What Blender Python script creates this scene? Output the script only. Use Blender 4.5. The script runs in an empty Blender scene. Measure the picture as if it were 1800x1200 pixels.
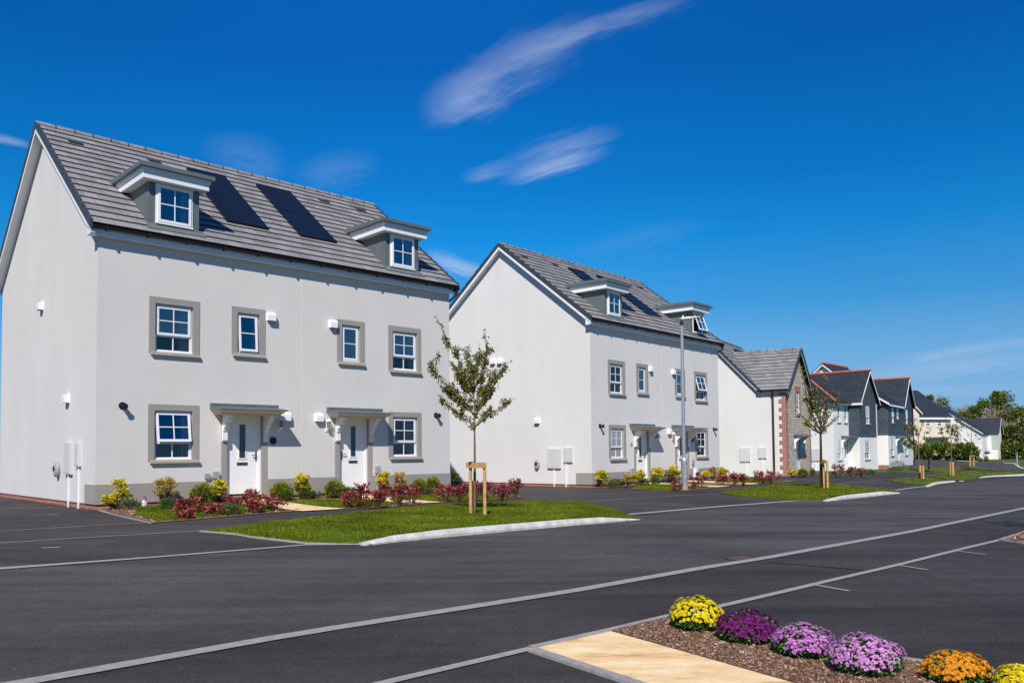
import bpy, bmesh, math, random
import numpy as np
from mathutils import Vector, Matrix

scene = bpy.context.scene
R = math.radians

# ------------------------------------------------------------------ camera, sky, sun, exposure
EYE = 1.33                      # eye height above the road beside the camera
F_PX, PITCH, ROLL, CY = 1425.9083, R(2.3129), R(-0.5411), 734.6969
cam_d = bpy.data.cameras.new('camera')
cam_d.sensor_fit = 'HORIZONTAL'
cam_d.sensor_width = 36
cam_d.lens = F_PX / 1800 * 36
cam_d.shift_y = (CY - 600) / 1800
cam_d.clip_end = 3000
cam_o = bpy.data.objects.new('camera', cam_d)
scene.collection.objects.link(cam_o)
cam_o.matrix_world = Matrix.Translation((0, 0, EYE)) @ Matrix.Rotation(R(90) + PITCH, 4, 'X') @ Matrix.Rotation(ROLL, 4, 'Z')
scene.camera = cam_o

SUN_DIR = Vector((0.093, 0.925, -0.88)).normalized()      # the way the light travels
sun_d = bpy.data.lights.new('sun', 'SUN')
sun_d.energy = 4.9
sun_d.angle = R(0.5)
sun_d.color = (1.0, 0.93, 0.85)
sun_o = bpy.data.objects.new('sun', sun_d)
scene.collection.objects.link(sun_o)
sun_o.rotation_euler = SUN_DIR.to_track_quat('-Z', 'Y').to_euler()

scene.view_settings.view_transform = 'Standard'
scene.view_settings.look = 'None'
scene.view_settings.exposure = 0.10
scene.view_settings.gamma = 1.0


def ray(px, py):
    a, b = px - 900, py - CY
    u = a * math.cos(ROLL) + b * math.sin(ROLL)
    v = -a * math.sin(ROLL) + b * math.cos(ROLL)
    x, zu = u / F_PX, -v / F_PX
    y = math.cos(PITCH) - zu * math.sin(PITCH)
    z = math.sin(PITCH) + zu * math.cos(PITCH)
    return x / y, z / y


def build_world():
    w = bpy.data.worlds.new('World')
    scene.world = w
    w.use_nodes = True
    nt = w.node_tree
    nt.nodes.clear()
    N = lambda t, **k: nt.nodes.new(t)
    L = nt.links.new
    out = N('ShaderNodeOutputWorld')
    bg = N('ShaderNodeBackground')
    sky = N('ShaderNodeTexSky')
    sky.sky_type = 'NISHITA'
    sky.sun_disc = False
    sky.sun_elevation = R(43.4)
    sky.sun_rotation = R(185.7)
    sky.altitude = 0
    sky.air_density = 1.0
    sky.dust_density = 0.3
    sky.ozone_density = 2.5
    hsv = N('ShaderNodeHueSaturation')
    hsv.inputs['Saturation'].default_value = 1.1
    hsv.inputs['Hue'].default_value = 0.5
    hsv.inputs['Value'].default_value = 1.0
    L(sky.outputs[0], hsv.inputs['Color'])
    sp0 = N('ShaderNodeSeparateXYZ')
    tc0 = N('ShaderNodeTexCoord')
    L(tc0.outputs['Generated'], sp0.inputs[0])
    gr = N('ShaderNodeValToRGB')
    els = gr.color_ramp.elements
    stops = [(0.0, (.27, .53, .80)), (.06, (.22, .48, .79)), (.124, (.138, .418, .783)), (.17, (.052, .335, .74)), (.25, (.007, .255, .70)), (.31, (.002, .186, .59)), (.38, (.001, .144, .505)), (.43, (.001, .112, .445)), (1.0, (.001, .05, .26))]
    while len(els) < len(stops):
        els.new(.5)
    for i_, (p_, c_) in enumerate(stops):
        els[i_].position = p_
        els[i_].color = (*c_, 1)
    L(sp0.outputs['Z'], gr.inputs[0])
    amp = N('ShaderNodeVectorMath')
    amp.operation = 'SCALE'
    L(gr.outputs[0], amp.inputs[0])
    amp.inputs['Scale'].default_value = 9.0
    tint = N('ShaderNodeMix')
    tint.data_type = 'RGBA'
    tint.inputs['Factor'].default_value = .985
    L(hsv.outputs[0], tint.inputs['A'])
    L(amp.outputs[0], tint.inputs['B'])
    # thin cirrus: direction -> (x/y, z/y), one stretched-noise wisp each
    tc = N('ShaderNodeTexCoord')
    sep = N('ShaderNodeSeparateXYZ')
    L(tc.outputs['Generated'], sep.inputs[0])

    def M(op, a, b=None, c=None, clamp=False):
        n = N('ShaderNodeMath')
        n.operation = op
        n.use_clamp = clamp
        for i, q in enumerate((a, b, c)):
            if q is None:
                continue
            if isinstance(q, (int, float)):
                n.inputs[i].default_value = q
            else:
                L(q, n.inputs[i])
        return n.outputs[0]
    yy = M('MAXIMUM', sep.outputs['Y'], 0.05)
    U = M('DIVIDE', sep.outputs['X'], yy)
    V = M('DIVIDE', sep.outputs['Z'], yy)
    # the blue is a little brighter straight up the street than to either side
    side = M('MULTIPLY', M('ADD', U, 0.12), 2.4)
    glow = M('ADD', M('MULTIPLY', M('POWER', 2.718, M('MULTIPLY', M('MULTIPLY', side, side), -1.0)), 0.20), 0.94)
    total = None
    # (px, py) centre, half length, half width in photo units, tilt, strength, streak scale, seed
    for (cx, cy_, hl, hw, ang, st, sc, seed) in [
            (895, 122, 200, 66, 30, 0.60, 1.3, 1.3), (1060, 44, 210, 30, 17, 0.5, 1.5, 7.7), (820, 172, 95, 58, 18, 0.5, 1.3, 4.9),
            (985, 262, 130, 36, 17, 0.50, 2.0, 9.1), (975, 292, 115, 22, 15, 0.80, 2.2, 5.5), (860, 300, 60, 20, 14, 0.35, 2.0, 15.5),
            (795, 465, 66, 21, -24, 1.0, 5.0, 3.2), (840, 478, 50, 18, -20, 0.8, 5.0, 8.8), (590, 300, 95, 44, 8, 0.20, 3.0, 11.0),
            (430, 275, 95, 50, -16, 0.20, 3.0, 17.0), (15, 247, 60, 10, -14, 0.8, 3.0, 2.0),
            (1640, 650, 330, 26, 7, 0.50, 2.5, 21.0), (1700, 615, 230, 15, 8, 0.52, 2.5, 23.0),
            (1560, 690, 330, 17, 2, 0.35, 2.5, 25.0), (1120, 420, 160, 30, 12, 0.10, 3.0, 31.0)]:
        u0, v0 = ray(cx, cy_)
        ca, sa = math.cos(R(ang)), math.sin(R(ang))
        du = M('SUBTRACT', U, u0)
        dv = M('SUBTRACT', V, v0)
        a = M('ADD', M('MULTIPLY', du, ca * F_PX / hl), M('MULTIPLY', dv, sa * F_PX / hl))
        b = M('ADD', M('MULTIPLY', du, -sa * F_PX / hw), M('MULTIPLY', dv, ca * F_PX / hw))
        cmb = N('ShaderNodeCombineXYZ')
        L(M('MULTIPLY', a, hl / 150.0 * sc * 0.55), cmb.inputs[0])
        L(M('MULTIPLY', b, hw / 30.0 * sc * (0.45 if hw > 45 else 0.75)), cmb.inputs[1])
        cmb.inputs[2].default_value = seed
        no = N('ShaderNodeTexNoise')
        no.inputs['Scale'].default_value = 1.0
        no.inputs['Detail'].default_value = 9
        no.inputs['Roughness'].default_value = 0.70
        no.inputs['Distortion'].default_value = 0.5
        L(cmb.outputs[0], no.inputs['Vector'])
        b2 = M('ADD', b, M('MULTIPLY', M('SUBTRACT', no.outputs['Fac'], 0.5), 1.8))
        d = M('ADD', M('MULTIPLY', a, a), M('MULTIPLY', b2, b2))
        m = M('SUBTRACT', 1.0, d, clamp=True)
        m = M('POWER', m, 1.9)
        m = M('MULTIPLY', m, M('MULTIPLY', M('SUBTRACT', no.outputs['Fac'], 0.2), 2.4 * st, clamp=False), clamp=True)
        total = m if total is None else M('ADD', total, m)
    total = M('MULTIPLY', total, 0.50, clamp=True)
    front = M('GREATER_THAN', sep.outputs['Y'], 0.06)
    total = M('MULTIPLY', total, front)
    mix = N('ShaderNodeMix')
    mix.data_type = 'RGBA'
    L(total, mix.inputs['Factor'])
    az = N('ShaderNodeVectorMath')
    az.operation = 'SCALE'
    L(tint.outputs['Result'], az.inputs[0])
    L(glow, az.inputs['Scale'])
    L(az.outputs[0], mix.inputs['A'])
    mix.inputs['B'].default_value = (6.0, 6.7, 8.2, 1)
    L(mix.outputs['Result'], bg.inputs['Color'])
    bg.inputs['Strength'].default_value = 0.10
    L(bg.outputs[0], out.inputs['Surface'])


build_world()

# ------------------------------------------------------------------ terrain
H1 = (-9.1536, 17.8541, R(45.9472), 0.2403)
H2 = (2.9497, 30.1168, R(41.3936), 0.0523)


def sc_(x, y):
    return .69 * x + .72 * y, .72 * x - .69 * y


def xy_(s, c):
    d = .69 * .69 + .72 * .72
    return (.69 * s + .72 * c) / d, (.72 * s - .69 * c) / d


def lerp(a, b, t):
    return a + (b - a) * t


def clamp(v, a=0., b=1.):
    return max(a, min(b, v))


def edge_c(s):
    return float(np.interp(s, [2, 6.5, 7.2, 14, 22, 45], [-11, -10.3, -9.9, -9.9, -9.95, -10.4]))


def mound(h, x, y):
    dx, dy = x - h[0], y - h[1]
    s = dx * math.sin(h[2]) + dy * math.cos(h[2])
    t = -dx * math.cos(h[2]) + dy * math.sin(h[2])
    return .07 * clamp(1 + t / 2.6) * clamp((s + .1) / .8) * clamp((10.8 - s) / .8) * clamp((9 - t) / 2)


def terr(x, y):
    s, c = sc_(x, y)
    b = float(np.interp(s, [8, 24, 45, 62, 100, 145, 260], [0, -.17, -.28, -.33, -.10, -1.25, -3.0]))
    e = .1 * clamp((edge_c(s) - c) / 1.2)
    return b + e + mound(H1, x, y) + mound(H2, x, y)


def G(px, py, e=0.0):
    """the ground point seen there in the photograph"""
    rx, rz = ray(px, py)
    z = 0.0
    for _ in range(80):
        Y = (z - EYE) / rz
        z = .6 * z + .4 * (terr(rx * Y, Y) + e)
    Y = (z - EYE) / rz
    return rx * Y, Y


# ------------------------------------------------------------------ object helpers
COL = scene.collection


def tag(o, label, cat, group=None, kind=None):
    if label:
        o['label'] = label
    if cat:
        o['category'] = cat
    if group:
        o['group'] = group
    if kind:
        o['kind'] = kind
    return o


def thing(name, loc, rz, label, cat, group=None):
    o = bpy.data.objects.new(name, None)
    o.empty_display_size = .2
    COL.objects.link(o)
    o.location = loc
    o.rotation_euler = (0, 0, rz)
    return tag(o, label, cat, group)


class MB:
    def __init__(self):
        self.v, self.f, self.m, self.uv = [], [], [], []

    def face(self, pts, mat=0, uv=None):
        n = len(self.v)
        self.v += [tuple(p) for p in pts]
        self.f.append(tuple(range(n, n + len(pts))))
        self.m.append(mat)
        self.uv.append(uv)

    def box(self, x0, x1, y0, y1, z0, z1, mat=0):
        if x0 > x1: x0, x1 = x1, x0
        if y0 > y1: y0, y1 = y1, y0
        p = [(x0, y0, z0), (x1, y0, z0), (x1, y1, z0), (x0, y1, z0), (x0, y0, z1), (x1, y0, z1), (x1, y1, z1), (x0, y1, z1)]
        for q in ((3, 2, 1, 0), (4, 5, 6, 7), (0, 1, 5, 4), (1, 2, 6, 5), (2, 3, 7, 6), (3, 0, 4, 7)):
            self.face([p[i] for i in q], mat)

    def hexa(self, p, mat=0):
        """p: bottom four (counter-clockwise seen from above) then top four"""
        for q in ((3, 2, 1, 0), (4, 5, 6, 7), (0, 1, 5, 4), (1, 2, 6, 5), (2, 3, 7, 6), (3, 0, 4, 7)):
            self.face([p[i] for i in q], mat)

    def tube(self, pts, rad, n=8, mat=0, caps=True):
        pts = [Vector(p) for p in pts]
        if not hasattr(rad, '__len__'):
            rad = [rad] * len(pts)
        rings = []
        prev = None
        for i, p in enumerate(pts):
            d = (pts[min(i + 1, len(pts) - 1)] - pts[max(i - 1, 0)]).normalized()
            if prev is None:
                a = d.orthogonal().normalized()
            else:
                a = (prev - d * prev.dot(d))
                a = a.normalized() if a.length > 1e-6 else d.orthogonal().normalized()
            prev = a
            b = d.cross(a)
            rings.append([p + (a * math.cos(2 * math.pi * k / n) + b * math.sin(2 * math.pi * k / n)) * rad[i] for k in range(n)])
        base = len(self.v)
        for r in rings:
            self.v += [tuple(q) for q in r]
        for i in range(len(rings) - 1):
            for k in range(n):
                k2 = (k + 1) % n
                self.f.append((base + i * n + k, base + i * n + k2, base + (i + 1) * n + k2, base + (i + 1) * n + k))
                self.m.append(mat)
                self.uv.append(None)
        if caps:
            self.face(list(reversed(rings[0])), mat)
            self.face(rings[-1], mat)

    def beam(self, x0, x1, a, b, off0, off1, mat=0):
        """sloping bar between x0..x1 following (y, z) a -> b; z offsets off0 (below) to off1 (above)"""
        (ya, za), (yb, zb) = a, b
        if ya > yb:
            (ya, za), (yb, zb) = (yb, zb), (ya, za)
        self.hexa([(x0, ya, za + off0), (x1, ya, za + off0), (x1, yb, zb + off0), (x0, yb, zb + off0),
                   (x0, ya, za + off1), (x1, ya, za + off1), (x1, yb, zb + off1), (x0, yb, zb + off1)], mat)

    def build(self, name, mats, parent=None, smooth=False, bevel=0):
        me = bpy.data.meshes.new(name)
        me.from_pydata(self.v, [], self.f)
        for m in (mats if isinstance(mats, (list, tuple)) else [mats]):
            me.materials.append(m)
        me.polygons.foreach_set('material_index', self.m)
        uvl = me.uv_layers.new(name='uv')
        data = []
        for f, u in zip(self.f, self.uv):
            if u is None:
                P = [Vector(self.v[i]) for i in f]
                n = Vector((0, 0, 0))
                for i in range(len(P)):
                    a, b = P[i], P[(i + 1) % len(P)]
                    n += a.cross(b)
                ax, ay, az = abs(n.x), abs(n.y), abs(n.z)
                if az >= ax and az >= ay:
                    u = [(p.x, p.y) for p in P]
                elif ay >= ax:
                    u = [(p.x, p.z) for p in P]
                else:
                    u = [(p.y, p.z) for p in P]
            for q in u:
                data += [q[0], q[1]]
        uvl.data.foreach_set('uv', data)
        if smooth:
            me.polygons.foreach_set('use_smooth', [True] * len(me.polygons))
        me.validate()
        me.update()
        o = bpy.data.objects.new(name, me)
        COL.objects.link(o)
        if parent is not None:
            o.parent = parent
        if bevel:
            bv = o.modifiers.new('bevel', 'BEVEL')
            bv.width = bevel
            bv.segments = 2
            bv.limit_method = 'ANGLE'
        return o


def build_each(mb, name, mat, parent):
    for f in mb.f:
        m = MB()
        m.face([mb.v[i] for i in f])
        m.build(name, mat, parent)


def np_mesh(name, verts, faces, mats, parent=None, midx=None, smooth=False):
    """verts (n,3), faces (m,k) arrays"""
    me = bpy.data.meshes.new(name)
    verts = np.asarray(verts, np.float32)
    faces = np.asarray(faces, np.int32)
    me.vertices.add(len(verts))
    me.vertices.foreach_set('co', verts.ravel())
    k = faces.shape[1]
    me.loops.add(faces.size)
    me.loops.foreach_set('vertex_index', faces.ravel())
    me.polygons.add(len(faces))
    me.polygons.foreach_set('loop_start', np.arange(0, faces.size, k, dtype=np.int32))
    me.polygons.foreach_set('loop_total', np.full(len(faces), k, dtype=np.int32))
    for m in (mats if isinstance(mats, (list, tuple)) else [mats]):
        me.materials.append(m)
    if midx is not None:
        me.polygons.foreach_set('material_index', np.asarray(midx, np.int32))
    me.update(calc_edges=True)
    if smooth:
        me.polygons.foreach_set('use_smooth', [True] * len(me.polygons))
    o = bpy.data.objects.new(name, me)
    COL.objects.link(o)
    if parent is not None:
        o.parent = parent
    return o


# ------------------------------------------------------------------ materials
MATS = {}


class NT:
    def __init__(self, name):
        self.m = bpy.data.materials.new(name)
        self.m.use_nodes = True
        self.nt = self.m.node_tree
        self.b = self.nt.nodes['Principled BSDF']
        self.out = self.nt.nodes['Material Output']

    def n(self, t, **k):
        q = self.nt.nodes.new(t)
        for a, v in k.items():
            setattr(q, a, v)
        return q

    def l(self, a, b):
        self.nt.links.new(a, b)

    def coord(self, kind='Object', scale=(1, 1, 1)):
        tc = self.n('ShaderNodeTexCoord')
        mp = self.n('ShaderNodeMapping')
        mp.inputs['Scale'].default_value = scale
        self.l(tc.outputs[kind], mp.inputs['Vector'])
        return mp.outputs[0]

    def noise(self, vec, scale, detail=4, rough=.55):
        q = self.n('ShaderNodeTexNoise')
        q.inputs['Scale'].default_value = scale
        q.inputs['Detail'].default_value = detail
        q.inputs['Roughness'].default_value = rough
        self.l(vec, q.inputs['Vector'])
        return q.outputs['Fac']

    def ramp(self, fac, stops, interp='LINEAR'):
        q = self.n('ShaderNodeValToRGB')
        q.color_ramp.interpolation = interp
        e = q.color_ramp.elements
        while len(e) < len(stops):
            e.new(.5)
        for i, (p, c) in enumerate(stops):
            e[i].position = p
            e[i].color = (*c, 1) if len(c) == 3 else c
        self.l(fac, q.inputs[0])
        return q.outputs['Color']

    def mul(self, a, b, fac=1.0, mode='MULTIPLY'):
        q = self.n('ShaderNodeMix', data_type='RGBA', blend_type=mode)
        if isinstance(fac, float):
            q.inputs['Factor'].default_value = fac
        else:
            self.l(fac, q.inputs['Factor'])
        for s, k in ((a, 'A'), (b, 'B')):
            if isinstance(s, tuple):
                q.inputs[k].default_value = (*s, 1)
            else:
                self.l(s, q.inputs[k])
        return q.outputs['Result']

    def bump(self, h, strength, dist):
        q = self.n('ShaderNodeBump')
        q.inputs['Strength'].default_value = strength
        q.inputs['Distance'].default_value = dist
        self.l(h, q.inputs['Height'])
        self.l(q.outputs[0], self.b.inputs['Normal'])

    def base(self, c):
        if isinstance(c, tuple):
            self.b.inputs['Base Color'].default_value = (*c, 1)
        else:
            self.l(c, self.b.inputs['Base Color'])

    def set(self, rough=.6, metal=0., spec=.5, ior=None):
        self.b.inputs['Roughness'].default_value = rough
        self.b.inputs['Metallic'].default_value = metal
        self.b.inputs['Specular IOR Level'].default_value = spec
        if ior:
            self.b.inputs['IOR'].default_value = ior


def plain(name, col, rough=.5, metal=0., spec=.5, var=.12, scale=3., bump=0.):
    q = NT(name)
    v = q.coord()
    f = q.noise(v, scale, 5)
    q.base(q.ramp(f, [(.3, tuple(x * (1 - var) for x in col)), (.7, tuple(min(1, x * (1 + var)) for x in col))]))
    q.set(rough, metal, spec)
    if bump:
        q.bump(q.noise(v, 60, 3), bump, .01)
    return q.m


def render_mat(name, col, bump=.35):
    q = NT(name)
    v = q.coord()
    fine = q.noise(v, 90, 6, .7)
    big = q.noise(q.coord(scale=(1, 1, .45)), .8, 5)
    streak = q.noise(q.coord(scale=(1, 1, .7)), 2.3, 8, .7)
    c = q.ramp(big, [(.3, tuple(x * .96 for x in col)), (.7, tuple(min(1, x * 1.03) for x in col))])
    c = q.mul(c, q.ramp(streak, [(.36, (.975, .972, .968)), (.62, (1, 1, 1))]), .6)
    c = q.mul(c, q.ramp(fine, [(.3, (.90, .90, .90)), (.7, (1.03, 1.03, 1.03))]))
    c = q.mul(c, q.ramp(q.noise(v, 24, 5, .65), [(.35, (.945, .945, .945)), (.65, (1.02, 1.02, 1.02))]))
    q.base(c)
    q.set(.92, 0, .2)
    mid = q.noise(v, 28, 5, .6)
    q.bump(q.mul(fine, mid, .5, 'MIX'), bump, .012)
    return q.m


M_WHITE = render_mat('white_render', (.685, .67, .65))
M_WHITEB = render_mat('clean_white_render', (.735, .73, .715))
M_WHITE2 = render_mat('bright_white_render', (.80, .80, .80))
M_CREAM = render_mat('cream_render', (.76, .67, .55))
M_GREY = render_mat('grey_render_band', (.335, .32, .30), .2)
M_PVC = plain('white_upvc', (.82, .83, .85), .28, 0, .5, .02)
M_FASCIA = plain('white_fascia_board', (.80, .81, .83), .35, 0, .5, .03)
M_SILL = plain('tan_stone', (.40, .345, .28), .85, 0, .3, .12, 12, .3)
M_BLACK = plain('black_plastic', (.012, .012, .014), .35, 0, .5, .1)
M_MAROON = plain('dark_downpipe', (.045, .022, .026), .4, 0, .5, .1)
M_LEAD = plain('grey_metal_cladding', (.115, .14, .145), .45, .0, .5, .10, 2.5)
M_STEEL = plain('galvanised_steel', (.40, .43, .46), .42, .55, .5, .18, 14)
M_BEIGE = plain('shade_toned_timber', (.62, .55, .46), .6, 0, .4, .05)  # white canopy moulding coloured beige for the shade under the overhang
M_WOOD = plain('fresh_timber', (.52, .31, .12), .8, 0, .3, .25, 9)
M_BARK = plain('tree_bark', (.16, .12, .09), .9, 0, .2, .35, 25, .5)
M_BARKP = plain('pale_tree_bark', (.33, .28, .21), .9, 0, .2, .3, 6, .5)
M_STEM = plain('brown_stem', (.10, .06, .035), .85, 0, .2, .2)
M_RED = plain('terracotta_ridge', (.47, .14, .08), .8, 0, .3, .2, 5)
M_CHROME = plain('dark_metal_handle', (.14, .14, .15), .3, .8, .5, .05)
M_GREYBOX = plain('grey_plastic_box', (.30, .33, .36), .5, 0, .5, .05)
M_METER = plain('off_white_meter_box', (.60, .60, .61), .45, 0, .4, .03)
M_ROOM = plain('dim_room', (.03, .032, .036), .9, 0, .1, .1)
M_CURT = plain('pale_curtain', (.55, .54, .52), .9, 0, .1, .05)
M_BARKD = plain('dark_bark', (.055, .035, .03), .9, 0, .2, .3, 20, .4)
M_PLAQUE = plain('purple_slate', (.035, .006, .02), .5, 0, .5, .1)
M_NAVY = plain('dark_navy_plate', (.012, .014, .03), .5, 0, .5, .1)
M_CLAD = plain('pale_green_cladding', (.42, .50, .43), .6, 0, .4, .05)
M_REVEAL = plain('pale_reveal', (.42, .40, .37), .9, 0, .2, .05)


def brick_mat(name, c1, c2, mortar, bw, bh, ms, bumpd=.012, off=.5, rough=.9):
    q = NT(name)
    tc = q.n('ShaderNodeTexCoord')
    bt = q.n('ShaderNodeTexBrick')
    q.l(tc.outputs['UV'], bt.inputs['Vector'])
    bt.offset = off
    bt.inputs['Scale'].default_value = 1
    bt.inputs['Brick Width'].default_value = bw
    bt.inputs['Row Height'].default_value = bh
    bt.inputs['Mortar Size'].default_value = ms
    bt.inputs['Mortar Smooth'].default_value = .2
    bt.inputs['Color1'].default_value = (*c1, 1)
    bt.inputs['Color2'].default_value = (*c2, 1)
    bt.inputs['Mortar'].default_value = (*mortar, 1)
    f = q.noise(tc.outputs['Object'], 6, 6)
    c = q.mul(bt.outputs['Color'], q.ramp(f, [(.3, (.78, .78, .78)), (.7, (1.0, 1.0, 1.0))]))
    q.base(c)
    q.set(rough, 0, .25)
    inv = q.n('ShaderNodeMath', operation='SUBTRACT')
    inv.inputs[0].default_value = 1
    q.l(bt.outputs['Fac'], inv.inputs[1])
    q.bump(inv.outputs[0], .8, bumpd)
    return q.m


M_BRICK = brick_mat('red_brick', (.46, .13, .085), (.30, .075, .05), (.50, .43, .38), .225, .075, .008)
M_QUOIN = brick_mat('pale_jointed_red_brick', (.48, .15, .10), (.34, .09, .065), (.58, .50, .44), .225, .075, .010)
M_RUBBLE = brick_mat('coursed_rubble_stone', (.82, .69, .55), (.58, .49, .40), (.36, .32, .27), .48, .15, .012, .004, .37)
M_HANG = brick_mat('hanging_slate', (.075, .10, .125), (.055, .075, .10), (.025, .03, .04), .5, .25, .006, .006, .5, .55)


def tile_mat(name, c1, c2, mortar, bw, bh, ms, rough, stain=.0):
    q = NT(name)
    tc = q.n('ShaderNodeTexCoord')
    bt = q.n('ShaderNodeTexBrick')
    q.l(tc.outputs['UV'], bt.inputs['Vector'])
    bt.offset = .5
    for k, v in (('Scale', 1), ('Brick Width', bw), ('Row Height', bh), ('Mortar Size', ms), ('Mortar Smooth', .3)):
        bt.inputs[k].default_value = v
    bt.inputs['Color1'].default_value = (*c1, 1)
    bt.inputs['Color2'].default_value = (*c2, 1)
    bt.inputs['Mortar'].default_value = (*mortar, 1)
    f = q.noise(tc.outputs['Object'], 1.1, 6, .6)
    g = q.noise(tc.outputs['Object'], 22, 4, .6)
    c = q.mul(bt.outputs['Color'], q.ramp(f, [(.3, (.84, .83, .82)), (.7, (1, 1, 1))]))
    c = q.mul(c, q.ramp(g, [(.3, (.86, .85, .84)), (.7, (1, 1, 1))]))
    if stain:
        s = q.noise(q.coord(scale=(1, .3, .3)), 1.3, 6, .65)
        c = q.mul(c, (.30, .22, .15), q.ramp(s, [(.56, (0, 0, 0)), (.75, (stain, stain, stain))]), 'MIX')
    q.base(c)
    q.set(rough, 0, .35)
    q.bump(g, .25, .01)
    return q.m


M_TILE = tile_mat('grey_concrete_tile', (.315, .315, .335), (.215, .213, .225), (.13, .13, .135), .33, .343, .006, .75, .25)
M_TILED = plain('gap_shade_tile_edge', (.020, .020, .022), .8, 0, .3, .2)  # near black: the shade in the gap under each course is in the colour
M_CLOAK = plain('dark_verge_tile', (.042, .052, .062), .55, 0, .4, .15, 5)
M_SLATE = tile_mat('blue_slate', (.042, .052, .070), (.030, .038, .052), (.015, .018, .025), .3, .25, .006, .5)


def asphalt(name, col, tint=0.0):
    q = NT(name)
    v = q.coord()
    agg = q.noise(v, 150, 3, .8)
    agg2 = q.noise(v, 38, 4, .75)
    mid = q.noise(v, 5, 7, .7)
    q2 = q.n('ShaderNodeTexCoord')
    mp = q.n('ShaderNodeMapping')
    mp.inputs['Rotation'].default_value = (0, 0, R(-46))
    mp.inputs['Scale'].default_value = (.16, 1.5, 1)
    q.l(q2.outputs['Object'], mp.inputs['Vector'])
    lane = q.noise(mp.outputs[0], 1.1, 7, .65)
    big = q.noise(v, .28, 5)
    c = q.ramp(big, [(.35, tuple(x * .76 for x in col)), (.65, tuple(x * 1.22 for x in col))])
    c = q.mul(c, q.ramp(lane, [(.34, (.64, .64, .65)), (.5, (1, 1, 1)), (.66, (1.28, 1.26, 1.22))]))
    c = q.mul(c, q.ramp(mid, [(.32, (.84, .84, .84)), (.68, (1.16, 1.16, 1.16))]))
    c = q.mul(c, q.ramp(agg2, [(.34, (.62, .62, .63)), (.5, (1, 1, 1)), (.66, (1.5, 1.47, 1.42))]))
    c = q.mul(c, q.ramp(agg, [(.34, (.5, .5, .5)), (.5, (1, 1, 1)), (.66, (1.8, 1.75, 1.7))]))
    dust = q.noise(v, .9, 7, .72)
    c = q.mul(c, (.115, .095, .072), q.ramp(dust, [(.56, (0, 0, 0)), (.78, (.5, .5, .5))]), 'MIX')
    vo = q.n('ShaderNodeTexVoronoi')
    vo.inputs['Scale'].default_value = 7
    q.l(v, vo.inputs['Vector'])
    c = q.mul(c, (.34, .31, .26), q.ramp(vo.outputs['Distance'], [(.022, (.7, .7, .7)), (.05, (0, 0, 0))]), 'MIX')
    q.base(c)
    q.set(.82, 0, .25)
    q.bump(agg2, .5, .008)
    return q.m


M_ROAD = asphalt('road_asphalt', (.060, .0565, .0555))
M_PAVE = asphalt('pavement_asphalt', (.047, .0432, .0415))
M_PARK = asphalt('parking_asphalt', (.0405, .0362, .0340))
M_LINE = plain('worn_concrete_edging', (.30, .29, .275), .85, 0, .3, .16, 14, .3)
M_KERB = plain('pale_kerb_concrete', (.52, .51, .48), .85, 0, .3, .26, 5, .4)
M_DRAIN = plain('rusty_iron', (.13, .07, .05), .7, .2, .4, .5, 30)
M_SOLAR = None


def slab_mat():
    q = NT('tan_resin_paving')
    v = q.coord()
    mp = q.coord(scale=(1, 2.6, 1))
    a = q.noise(mp, 1.8, 7, .65)
    c = q.ramp(a, [(.34, (.60, .35, .14)), (.44, (.82, .58, .30)), (.62, (.92, .76, .48))])
    c = q.mul(c, q.ramp(q.noise(v, 90, 4, .7), [(.3, (.82, .8, .78)), (.7, (1.08, 1.08, 1.08))]))
    q.base(c)
    q.set(.88, 0, .25)
    q.bump(q.noise(v, 110, 4, .7), .4, .006)
    return q.m


M_SLAB = slab_mat()


def soil_mat(name, stops, scale=14):
    q = NT(name)
    v = q.coord()
    a = q.noise(v, scale, 8, .7)
    q.base(q.ramp(a, stops))
    q.set(.95, 0, .15)
    q.bump(a, .8, .03)
    return q.m


M_MULCH = soil_mat('bark_mulch', [(.3, (.11, .06, .04)), (.5, (.21, .12, .08)), (.7, (.30, .19, .13))], 30)
M_TURF = soil_mat('turf', [(.3, (.04, .075, .004)), (.7, (.10, .155, .008))], 9)
M_FIELD = soil_mat('rough_grass_ground', [(.3, (.04, .07, .015)), (.7, (.10, .14, .03))], .6)


def island_mat(name, stops, rough=.6, trans=.3, spec=.35, patch=0):
    """colour picked per leaf / chip / petal island"""
    q = NT(name)
    g = q.n('ShaderNodeNewGeometry')
    c = q.ramp(g.outputs['Random Per Island'], stops)
    if patch:
        f = q.noise(q.coord(), patch, 3)
        c = q.mul(c, q.ramp(f, [(.35, (.6, .66, .6)), (.65, (1.15, 1.1, 1.05))]))
    q.base(c)
    q.set(rough, 0, spec)
    if trans:
        t = q.n('ShaderNodeBsdfTranslucent')
        q.l(c, t.inputs['Color'])
        mx = q.n('ShaderNodeMixShader')
        mx.inputs[0].default_value = trans
        q.l(q.b.outputs[0], mx.inputs[1])
        q.l(t.outputs[0], mx.inputs[2])
        q.l(mx.outputs[0], q.out.inputs['Surface'])
    return q.m


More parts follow.
